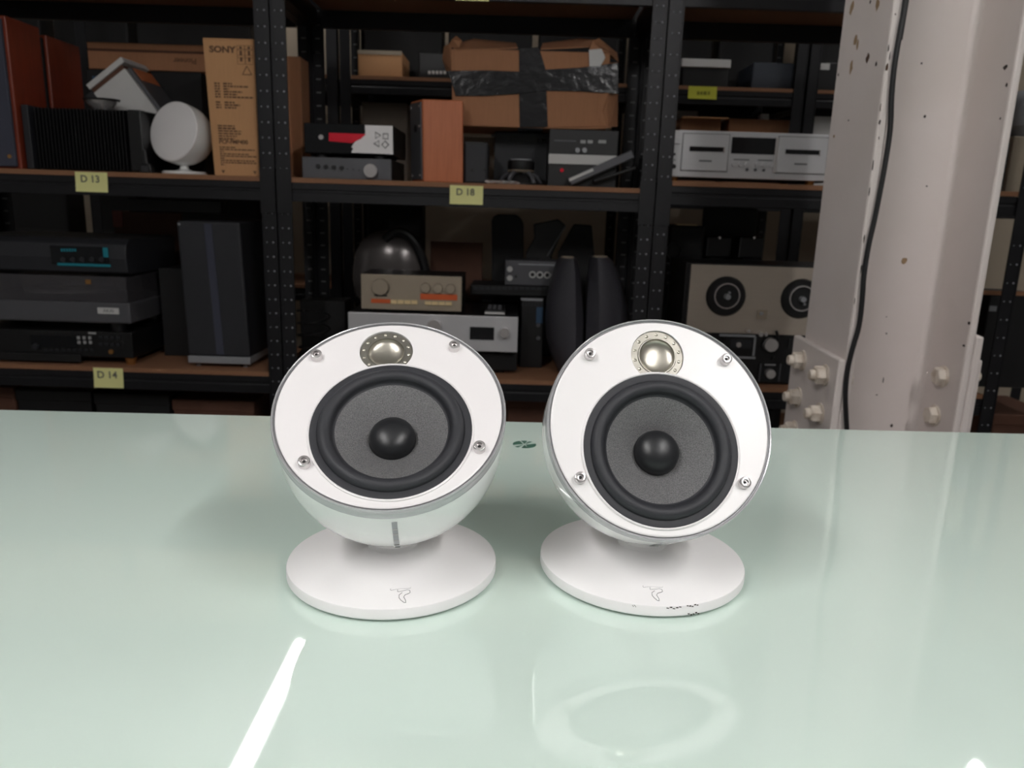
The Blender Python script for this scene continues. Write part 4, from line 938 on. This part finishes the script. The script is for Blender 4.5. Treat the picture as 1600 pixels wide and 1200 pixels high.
d.rect('orange_strip', 580, 467, 610, 473.5, 0.002, M_orange, off=0.004)
for i in range(4): d.rect('push_button', 611 + i * 10.6, 468.3 + i * 0.25, 620.6 + i * 10.6, 474.5 + i * 0.25, 0.005, M_cream, off=0.004)
for i in range(4): d.rect('push_button', 664 + i * 10.8, 470.5 + i * 0.3, 673.8 + i * 10.8, 476 + i * 0.3, 0.005, M_cream, off=0.004)
text('QUAD', 0.008, M_blk, d.t, d.p(590, 461.5, 0.004)[0], d.Y - 0.0043, d.p(590, 461.5, 0.004)[1], bold=0.0002) if False else d.rect('scale_print', 585, 460.5, 605, 463, 0.0004, M_blk, off=0.004)
# dark glossy dome speaker behind the preamplifier
Xg, Zg = W(612, 428, 2.385)
t = thing('dome_loudspeaker', 'dark glossy rounded loudspeaker behind the beige preamplifier', 'speaker', (Xg, 2.385, szt))
hgt = W(612, 361, 2.385)[1] - szt
Mg = Matrix.Translation((Xg - 0.005, 2.385, szt + 0.001)) @ Matrix.Diagonal((0.118, 0.052, hgt, 1))
MB().lathe([(0, 0), (0.80, 0), (0.93, 0.10), (0.99, 0.30), (0.98, 0.48), (0.90, 0.68), (0.74, 0.84), (0.5, 0.95), (0.25, 0.99), (0, 1.0)], 48, Mg).build('shell', mat('graphite_gloss', (96, 91, 90), 0.22, 0.4, var=0.08), t)
ringp = [(Xg + 0.030 + 0.085 * math.sin(math.radians(a)), 2.372 - 0.050 * math.cos(math.radians(a)) * 0.5, szt + 0.015 + hgt * 1.02 * math.cos(math.radians(a)) * 0.92) for a in range(-30, 86, 8)]
MB().tube(ringp, 0.014, 10).build('rim_band', M_blk, t)
MB().lathe([(0, 0), (0.008, 0), (0.008, 0.01), (0, 0.012)], 12, Matrix.Translation((Xg + 0.121, 2.347, szt + 0.05)) @ Matrix.Rotation(math.pi / 2, 4, 'X')).build('brass_cap', M_gold, t)
MB().box(Xg - 0.01, Xg + 0.128, 2.345, 2.372, szt + 0.0005, szt + 0.046).build('foot', M_blk2, t)
# dark brown carton behind
d = Dev('brown_carton', 'dim brown carton behind the remote control', 'box', 672, 378, 752, 580, 2.475, 0.018, zb=S2, m_=M_brownd)
# stack to the right of the amplifier
Ys = 2.30
d = Dev('rack_unit', 'tall black rack unit with pale top edge beside the silver amplifier', 'equipment', 813, 466, 849, 580, 2.27, 0.17, zb=S2, m_=M_blk)
d.rect('pale_edge', 814, 466, 848, 470, 0.003, M_grey)
for i in range(7): d.rect('slot', 815 + i * 5, 473, 818 + i * 5, 479, 0.002, M_char)
d.rect('blue_panel', 838, 480, 848, 505, 0.002, M_blue)
for y in (508, 528): d.disc('knob', 841, y, 3.5, 0.006, M_dgrey)
rz = d.Z1
d = Dev('keyboard', 'flat black keyboard lying on the rack unit', 'keyboard', 735, 447, 868, 460, 2.31, 0.15, zb=rz + 0.0005, m_=M_blk2)
kz2 = d.Z1
for i in range(14): d.rect('key', 740 + i * 9, 448.5, 747 + i * 9, 453, 0.004, M_char)
d = Dev('audio_mixer', 'small grey mixer with ring sockets behind the curved black speakers', 'mixer', 789, 408, 880, 444, 2.33, 0.12, zb=kz2 + 0.0005, m_=M_dgrey)
for y in (420.5, 434.5): d.disc('round_key', 796.5, y, 4.6, 0.006, M_lightg)
for i in range(4): d.disc('socket_ring', 832 + i * 11.5, 429 + i * 0.4, 5.4, 0.006, M_lightg, r_in=3.4)
for i in range(4): d.disc('socket', 832 + i * 11.5, 429 + i * 0.4, 3.2, 0.002, M_dark)
d.rect('scale_line', 810, 412.5, 868, 414.5, 0.001, M_grey)
d.disc('jack', 806, 432, 2, 0.002, M_dark)
# black silhouettes behind
def silhouette(name, label, cat, pts, Y, depth, mm, zb):
    P = [W(x, y, Y) for x, y in pts]; P = [(x, max(z, zb)) for x, z in P]
    cx_ = sum(p[0] for p in P) / len(P)
    t = thing(name, label, cat, (cx_, Y + depth / 2, zb)); MB().prism(P, Y, Y + depth).build('cabinet', mm, t, bevel=0.004); return t
t = silhouette('pillar_speaker', 'black round-shouldered speaker behind the small grey mixer', 'speaker', [(768, 600), (768, 345), (771, 338), (778, 335), (806, 335), (814, 341), (818, 350), (818, 600)], 2.475, 0.02, M_blk2, S2)
t = silhouette('tilted_monitor', 'black monitor tipped sideways behind the mixer', 'monitor', [(812, 600), (822, 395), (835, 372), (834, 350), (872, 342), (884, 352), (862, 400), (860, 600)], 2.455, 0.02, M_blk, S2)
MB().tube([w3(884, 353, 2.452), w3(855, 400, 2.452)], 0.0018, 6).build('edge_strip', M_grey, t)
t = silhouette('tilted_monitor', 'black monitor leaning behind the curved black speakers', 'monitor', [(868, 600), (872, 395), (897, 350), (925, 352), (940, 600)], 2.43, 0.022, M_blk2, S2)
# curved twin speakers
def curved(label, prof_l, prof_r, Y, depth, crease, far, side):
    n = len(prof_l); ys = [0, 1]
    t = thing('curved_speaker', label, 'speaker', (W(prof_l[-1][0], prof_l[-1][1], Y)[0], Y + depth / 2, S2), 'pair of curved black speakers')
    mb = MB(); rows = []
    for (xl, y), (xr, y2) in zip(prof_l, prof_r):
        a, z = W(xl, y, Y); b_, _ = W(xr, y2, Y); z = max(z, S2 + 0.001); cxx = (a + b_) / 2; hw_ = (b_ - a) / 2
        ring = []
        for k in range(18):      # swept face from the crease round to the back edge
            q = math.pi * 0.5 * k / 17
            ring.append((crease(a, b_) + (far(a, b_) - crease(a, b_)) * math.sin(q), Y + depth * (1 - math.cos(q)) * 0.8, z))
        for k in range(6):       # back, then the flat side up to the crease
            f = (k + 1) / 6; x_ = far(a, b_) + (side(a, b_) - far(a, b_)) * min(1, f * 1.5); y_ = Y + depth * (0.8 + 0.2 * min(1, f * 1.5)) if f < 0.67 else Y + depth * (1 - (f - 0.66) * 2.0)
            ring.append((x_, y_, z))
        rows.append(ring)
    o = 0
    for r_ in rows: mb.v += [Vector(p) for p in r_]
    for i in range(len(rows) - 1):
        for k in range(24): mb.f.append((i * 24 + k, i * 24 + (k + 1) % 24, (i + 1) * 24 + (k + 1) % 24, (i + 1) * 24 + k))
    mb.f.append(tuple(range(24))); mb.f.append(tuple((len(rows) - 1) * 24 + k for k in range(24)))
    mb.build('cabinet', mat('satin_graphite', (66, 65, 71), 0.42, 0.1, var=0.05), t)
    a, z = W(prof_l[0][0] + 2, prof_l[0][1], Y); b_, _ = W(prof_r[0][0] - 2, prof_r[0][1], Y)
    MB().lathe([(0, 0), (1, 0), (0.9, 0.003), (0, 0.004)], 20, Matrix.Translation(((a + b_) / 2, Y + depth / 2, rows[0][0][2])) @ Matrix.Diagonal(((b_ - a) / 2, 0.02, 1, 1))).build('top_cap', M_beige, t)
pl_ = [(876, 404), (872, 410), (867, 424), (860, 448), (855, 475), (853, 505), (855, 535), (862, 560), (874, 592)]
prr = [(901, 404), (904, 410), (907, 424), (910, 448), (912, 475), (913, 505), (912, 535), (911, 560), (908, 592)]
curved('curved black speaker with a bulging side beside the rack unit', pl_, prr, 2.155, 0.105, lambda a, b: b - (b - a) * 0.22, lambda a, b: a, lambda a, b: b)
pl2 = [(927, 403), (925, 410), (923, 424), (921, 448), (919, 475), (918, 505), (917, 535), (918, 560), (922, 592)]
pr2 = [(955, 403), (963, 410), (970, 424), (979, 448), (986, 475), (989, 505), (988, 535), (985, 560), (975, 592)]
curved('curved black speaker with a bulging side beside the rack post', pl2, pr2, 2.155, 0.105, lambda a, b: a + (b - a) * 0.26, lambda a, b: b, lambda a, b: a)
# bundle of black cable hanging in the left corner
cw = [w3(478, 470, 2.2), w3(476, 490, 2.19), w3(482, 505, 2.185), w3(494, 512, 2.19), w3(505, 520, 2.2), w3(508, 560, 2.2)]
cw = [Vector((W(492, 560, 2.2)[0], 2.2, S2 + 0.0035)) + Vector((0.045 * math.cos(a * 0.5), 0.05 * math.sin(a * 0.5), 0.0028 * a)) for a in range(0, 60)]
tag(MB().tube(cw, 0.003, 6).build('cable_coil', M_cable), 'coiled black cable lying beside the black amplifier', 'cable')
d = Dev('black_box', 'black equipment box behind the coiled cable', 'box', 470, 470, 540, 580, 2.36, 0.1, zb=S2, m_=M_blk2)

# ================= right rack, upper shelf
Yr = 2.135
d = Dev('cassette_deck', 'silver double cassette deck beside the white column', 'cassette deck', 1047, 207, 1318, 276, Yr + 0.006, 0.28, zb=S1R + 0.012, m_=M_blk, bevel=0.002)
d.front('front_panel', M_silver, th=0.006)
for X, fm in ((d.X0 + 0.018, M_gold), (W(1271, 285, Yr)[0], M_gold)):
    for Y in (Yr + 0.03, Yr + 0.24): MB().cyl((X, Y, S1R), (X, Y, S1R + 0.0121), 0.011, 0.013, 16).build('foot', fm, d.t)
for k_, (x0, y0, x1, y1) in enumerate(((1066, 210, 1137, 267), (1215, 215, 1291, 271))):
    dr = d.rect('cassette_door', x0, y0, x1, y1, 0.005, M_silver, off=0.006, bevel=0.0012)
    MB().box(*[v for v in (W(x0 - 1.5, 240, Yr)[0], W(x1 + 1.5, 240, Yr)[0])], d.Y - 0.0066, d.Y - 0.006, W((x0 + x1) / 2, y1 + 1.5, Yr)[1], W((x0 + x1) / 2, y0 - 1.5, Yr)[1]).build('door_gap', M_groove, d.t)
    xs = x0 + (x1 - x0) * 0.16; ys_ = y0 + (y1 - y0) * 0.34
    d.rect('tape_window', xs, ys_, xs + 53, ys_ + 7.5, 0.0008, M_dispd, off=0.011, parent=dr)
    d.rect('window_edge', xs + 53, ys_, xs + 55, ys_ + 10, 0.002, M_chrome, off=0.011, parent=dr)
    d.rect('print_line', x0 + 26, y0 + 40, x0 + 46, y0 + 43, 0.0004, M_groove, off=0.011, parent=dr)
d.rect('display', 1143, 215, 1216, 241, 0.001, M_dispd, off=0.006)
d.rect('panel_edge', 1209, 215, 1214, 270, 0.007, M_chrome, off=0.006)
for i in range(3): d.disc('button', 1146 + i * 10.5, 256.5 + i * 0.3, 3.6, 0.006, M_silver, off=0.006)
for i in range(3): d.disc('button', 1183 + i * 10.5, 257.5 + i * 0.4, 3.6, 0.006, M_silver, off=0.006)
for i in range(2): d.rect('print_line', 1146 + i * 38, 248.5 + i, 1171 + i * 36, 250.5 + i, 0.0004, M_groove, off=0.006)
for i in range(3): d.disc('jack', 1167 + i * 13, 265 + i * 0.5, 2.4, 0.003, M_dgrey, off=0.006)
d.rect('power_button', 1051, 218, 1062, 225, 0.006, M_silver, off=0.006, bevel=0.001)
d.disc('lamp', 1054, 241, 1.8, 0.002, M_dark, off=0.006); d.disc('jack', 1053, 260, 3.4, 0.002, M_dark, off=0.006); d.disc('lamp', 1054, 250, 1, 0.002, M_dark, off=0.006)
# far row things, right
def farbox(name, label, cat, x0, y0, x1, y1, Y, depth, mm, zb=None, **k): return Dev(name, label, cat, x0, y0, x1, y1, Y, depth, zb=zb, m_=mm, **k)
FB = 0.662
def on_far(x0, y0, x1, name, label, mm, Y=3.0, depth=0.2, top=None):
    """thing on the middle shelf of the far row, tall enough to reach the photo's height"""
    return farbox(name, label, 'box', x0, y0, x1, 300, Y, depth, mm, zb=1.05, bevel=0.004)
d = on_far(1060, 184, 1122, 'brown_carton', 'open brown carton in the far row behind the cassette deck', M_carton2, 3.0, 0.14)
MB().box(d.X0, d.X1 + 0.02, d.Y - 0.03, d.Y, d.Z1 - 0.004, d.Z1).build('flap', M_carton, d.t)
d = on_far(1134, 186, 1229, 'brown_carton', 'wide brown carton in the far row beside the dark post', M_carton2, 3.02, 0.18)
MB().box(d.X1, d.X1 + 0.012, d.Y, d.Y + 0.2, d.Z0, d.Z1).build('pale_side', M_lightg, d.t)
MB().box(d.X0 + 0.12, d.X0 + 0.15, d.Y + 0.01, d.Y + 0.05, d.Z1, d.Z1 + 0.02).build('white_tab', M_lightg, d.t)
d = on_far(1255, 182, 1330, 'pale_carton', 'pale carton in the far row behind the white column', M_lightg, 3.0, 0.18)
d = on_far(1040, 172, 1086, 'pale_bag', 'crumpled pale bag in the far row behind the rack post', M_lightg, 3.22, 0.1)
# on the far shelf R1
d = Dev('printer', 'black device with pale lid on the far rack behind the cassette deck', 'device', 1067, 94, 1139, 133, 3.0, 0.2, zb=R1, m_=M_blk)
d.rect('pale_lid', 1064, 93, 1141, 106, 0.012, M_lightg, bevel=0.003)
d = Dev('blue_grey_box', 'dark blue-grey box on the far rack beside the dark post', 'box', 1176, 98, 1240, 134, 3.0, 0.2, zb=R1, m_=mat('slate_box', (48, 54, 64), 0.6))
d = Dev('black_device', 'black device with pale top on the far rack behind the white column', 'device', 1262, 98, 1330, 140, 3.0, 0.2, zb=R1, m_=M_blk)
d.rect('pale_strip', 1265, 99, 1296, 109, 0.003, M_lightg)
d.disc('lamp', 1265, 127, 4, 0.004, M_grey)
# far row, middle
d = Dev('brown_box', 'worn brown box on the far rack above the disc player', 'box', 559, 80, 628, 117, 3.0, 0.2, zb=R1, m_=M_carton)
MB().box(d.X0, d.X1, d.Y - 0.003, d.Y - 0.0001, d.Z1 - 0.012, d.Z1 + 0.002).build('frayed_edge', M_beige, d.t)
d = Dev('black_device', 'black device with a row of white keys on the far rack', 'device', 655, 84, 745, 117, 3.0, 0.2, zb=R1, m_=M_blk)
for i in range(5): d.rect('key', 669 + i * 6, 111, 673 + i * 6, 116, 0.004, M_lightg)
d = on_far(566, 160, 636, 'grey_carton', 'dull grey carton in the far row behind the disc player', mat('grey_card', (112, 102, 92), 0.85, var=0.1), 3.0, 0.18)
d = on_far(768, 110, 800, 'black_case', 'tall black case in the far row behind the taped carton', M_blk2, 3.0, 0.18)

# added black filler boxes darken the back of the far row and block light
def far_filler(x0, x1, zb, zt, label, mm=None):
    d = Dev('dark_filler', label, 'case', x0, 100, x1, 140, 3.225, 0.14, zb=zb, ztop=zt, m_=mm or M_blk2, bevel=0.008)
    MB().box(d.X0 + 0.002, d.X1 - 0.002, d.Y - 0.004, d.Y - 0.0002, (zb + zt) / 2 - 0.006, (zb + zt) / 2 + 0.006).build('filler_rim', M_blk, d.t)
    return d
far_filler(218, 395, R1, 1.87, 'black case high in the far row behind the tall carton')
far_filler(215, 395, 0.66, 0.98, 'black case low in the far row behind the tower speaker')
far_filler(90, 205, R1, 1.87, 'black case high in the far row behind the long carton')
far_filler(-60, 70, R1, 1.87, 'black case high in the far row behind the cherry speakers')
far_filler(-60, 84, 0.66, 0.98, 'black case low in the far row behind the receiver')
far_filler(130, 200, 0.66, 0.98, 'narrow black case low in the far row behind the receiver')
far_filler(570, 690, R1, 1.87, 'black case high in the far row behind the worn brown box')
far_filler(700, 830, R1, 1.87, 'black case high in the far row behind the torn flaps')
far_filler(840, 965, R1, 1.87, 'black case high in the far row behind the right end of the taped carton')
far_filler(570, 660, 0.66, 0.98, 'black case low in the far row behind the dark dome loudspeaker')
far_filler(1008, 1110, R1, 1.87, 'black case high in the far row behind the pale-lidded device')
far_filler(1120, 1205, R1, 1.87, 'black case high in the far row behind the blue-grey box')
far_filler(1255, 1400, R1, 1.87, 'black case high in the far row behind the white column')
far_filler(1130, 1205, 1.05, 1.33, 'squat black case in the far row above the wide brown carton')
far_filler(1410, 1590, R1, 1.87, 'black case high in the far row beyond the white column')
far_filler(1410, 1590, 1.05, 1.33, 'squat black case in the far row beyond the white column')
far_filler(1410, 1590, 0.66, 0.98, 'black case low in the far row beyond the white column')

# ================= right rack, lower shelf
Ye = 2.15
d = Dev('reel_tape_deck', 'reel tape deck with champagne face beside the white column', 'tape deck', 1066, 414, 1335, 590, Ye, 0.2, zb=S2, m_=M_blk, bevel=0.003)
fz0 = W(1170, 521, Ye)[1]
a_, b_ = W(1075, 470, Ye)[0], W(1330, 470, Ye)[0]
MB().box(a_, b_, Ye - 0.008, Ye - 0.0001, fz0, d.Z1 - 0.004).build('upper_panel', M_champ, d.t, bevel=0.001)
MB().box(a_, b_, Ye - 0.008, Ye - 0.0001, S2 + 0.004, fz0 - 0.001).build('lower_panel', M_blk, d.t, bevel=0.001)
sd = MB().box(d.X0 - 0.004, d.X0 - 0.0001, Ye - 0.012, Ye + 0.2, S2, d.Z1 + 0.002).build('side_board', M_blk, d.t)
for (x, y) in ((1134, 463), (1251, 467)):
    hb = d.disc('reel_table', x, y, 32, 0.006, M_blk, off=0.008, n=40)
    d.disc('hub_ring', x + 1, y - 1, 20.5, 0.010, M_chrome, off=0.012, parent=hb, r_in=18.5, n=40)
    d.disc('hub', x + 1, y - 1, 18.4, 0.008, M_blk2, off=0.012, parent=hb, n=40)
    d.disc('spindle', x + 1, y, 4.6, 0.02, M_grey, off=0.018, parent=hb)
    d.disc('pin', x + 5, y - 6 if x < 1200 else y + 8, 2, 0.008, M_grey, off=0.018, parent=hb)
cn = d.rect('tape_counter', 1183, 484, 1198, 498, 0.004, M_beige, off=0.008)
d.disc('counter_key', 1189.5, 490, 3, 0.004, M_grey, off=0.012, parent=cn)
d.disc('guide_pin', 1167, 516, 3, 0.02, M_chrome, off=0.008); d.disc('guide_pin', 1186, 521, 4, 0.02, M_chrome, off=0.008); d.disc('guide_pin', 1194, 521, 3, 0.02, M_chrome, off=0.008)
hc = d.rect('head_cover', 1130, 524, 1179, 556, 0.014, M_blk, off=0.008, bevel=0.001)
for (x0, y0, x1, y1) in ((1124, 522.5, 1180, 526), (1177, 526, 1180, 556), (1136, 557, 1180, 560)): d.rect('cover_trim', x0, y0, x1, y1, 0.002, M_grey, off=0.022, parent=hc)
d.rect('head_plate', 1141, 531, 1174, 544, 0.002, M_char, off=0.022, parent=hc)
d.disc('tape_head', 1153, 538, 4.5, 0.01, M_chrome, off=0.022, parent=hc)
kn = d.disc('mode_knob', 1202, 537.5, 11.5, 0.022, M_chrome, off=0.008)
d.disc('knob_skirt', 1202, 539, 14, 0.006, M_blk2, off=0.008)
MB().tube([w3(1213, 517, Ye - 0.02), w3(1215, 525, Ye - 0.02), w3(1215, 535, Ye - 0.012)], 0.004, 8).build('tension_arm', M_blk2, d.t)
d.rect('meter_frame', 1184, 568, 1232, 596, 0.004, M_dispd, off=0.008)
for x in (1186, 1217): d.rect('divider', x, 568, x + 2, 596, 0.003, M_dgrey, off=0.010)
d.disc('level_knob', 1202, 583, 8, 0.016, M_chrome, off=0.012)
d.rect('slider', 1231, 530, 1235, 545, 0.006, M_dark, off=0.008); d.disc('switch', 1208, 560, 3.5, 0.01, M_dark, off=0.008)
d.rect('print_line', 1195, 569, 1212, 571, 0.0004, M_wtxt, off=0.012)
dz = d.Z1
# things behind on the lower right shelf
d = Dev('ported_speaker', 'black speaker with a round port behind the rack post', 'speaker', 1040, 352, 1092, 590, 2.36, 0.1, zb=S2, m_=M_blk2, bevel=0.006)
d.disc('port_ring', 1053, 392, 13, 0.004, M_char, r_in=10.5); d.disc('port', 1053, 392, 10.4, 0.001, M_dark)
MB().box(W(1058, 352, 2.36)[0], W(1090, 352, 2.36)[0], 2.36, 2.40, d.Z1, d.Z1 + 0.003).build('pale_top', M_cream, d.t)
for y in (410, 424, 440):
    for x in (1042, 1049): d.rect('label_print', x, y, x + 5, y + 4, 0.001, M_dgrey)
d = Dev('tall_case', 'big black case behind the small twin speakers', 'case', 1090, 324, 1172, 590, 2.47, 0.025, zb=S2, m_=M_blk2, bevel=0.006)
d.rect('edge_strip', 1096, 321, 1144, 325, 0.003, M_char)
for i, x0 in enumerate((1103, 1154)):
    d = Dev('cube_speaker', ('small black cube speaker on a stand next to the ported speaker', 'small black cube speaker on a stand next to the dark back post')[i], 'speaker', x0, 370, x0 + 38, 420, 2.36, 0.06, zb=dz + 0.004, m_=M_blk, bevel=0.004, group='pair of small cube speakers')
    d.disc('lamp', x0 + 21 + i * 3, 371.5, 2.2, 0.004, M_chrome)  # chrome disc stands in for a highlight on the cabinet
    MB().box((d.X0 + d.X1) / 2 - 0.02, (d.X0 + d.X1) / 2 + 0.02, 2.37, 2.41, S2, dz + 0.0041).build('stand', M_blk2, d.t)
# beyond the column
X, Z = W(1597, 170, 2.3)
t = thing('round_lamp_bowl', 'round grey bowl on the shelf beyond the white column', 'bowl', (X + 0.02, 2.3, S1R))
MB().box(X - 0.045, X + 0.08, 2.24, 2.36, S1R, W(1590, 216, 2.3)[1]).build('stand', M_beige, t, bevel=0.004)
zc_ = W(1590, 216, 2.3)[1]
MB().lathe([(0, 0.0), (0.03, 0.0), (0.062, 0.03), (0.070, 0.065), (0.062, 0.10), (0.04, 0.125), (0.03, 0.128), (0.05, 0.10), (0.06, 0.065), (0, 0.02)], 40, Matrix.Translation((X + 0.02, 2.3, zc_))).build('bowl', M_grey, t)
d = Dev('black_device', 'black device with a grey key on the lower shelf beyond the column', 'device', 1536, 462, 1640, 600, 2.2, 0.2, zb=S2, m_=M_blk)
d.rect('top_board', 1536, 455, 1640, 462, 0.002, M_board); d.rect('key', 1545, 478, 1556, 486, 0.004, M_grey)
d = Dev('black_device', 'black device with a pale print under the round grey bowl', 'device', 1548, 222, 1575, 278, 2.2, 0.03, zb=S1R, m_=M_blk)
d.rect('label', 1574, 229, 1582, 233, 0.001, M_grey) if False else d.rect('label', 1562, 229, 1573, 233, 0.001, M_grey)
# bottom level, middle and right
for i, (x0, x1, yt, mm, lb) in enumerate(((500, 760, 622, M_blk2, 'black trunk on the bottom shelf under the black amplifier'), (790, 860, 622, M_brownd, 'brown carton on the bottom shelf under the curved speakers'), (1060, 1200, 640, M_blk2, 'black trunk on the bottom shelf under the reel tape deck'), (1540, 1640, 650, M_brownd, 'brown carton on the bottom shelf beyond the column'))):
    d = Dev('storage_box', lb, 'box', x0, yt, x1, 800, 2.2, 0.25, zb=S0, m_=mm, bevel=0.006)
    MB().box(d.X0 - 0.002, d.X1 + 0.002, d.Y - 0.002, d.Y + 0.252, d.Z1 - 0.03, d.Z1 + 0.003).build('lid', mm, d.t, bevel=0.003)
for o in bpy.data.objects:
    if '_o' in o: del o['_o']
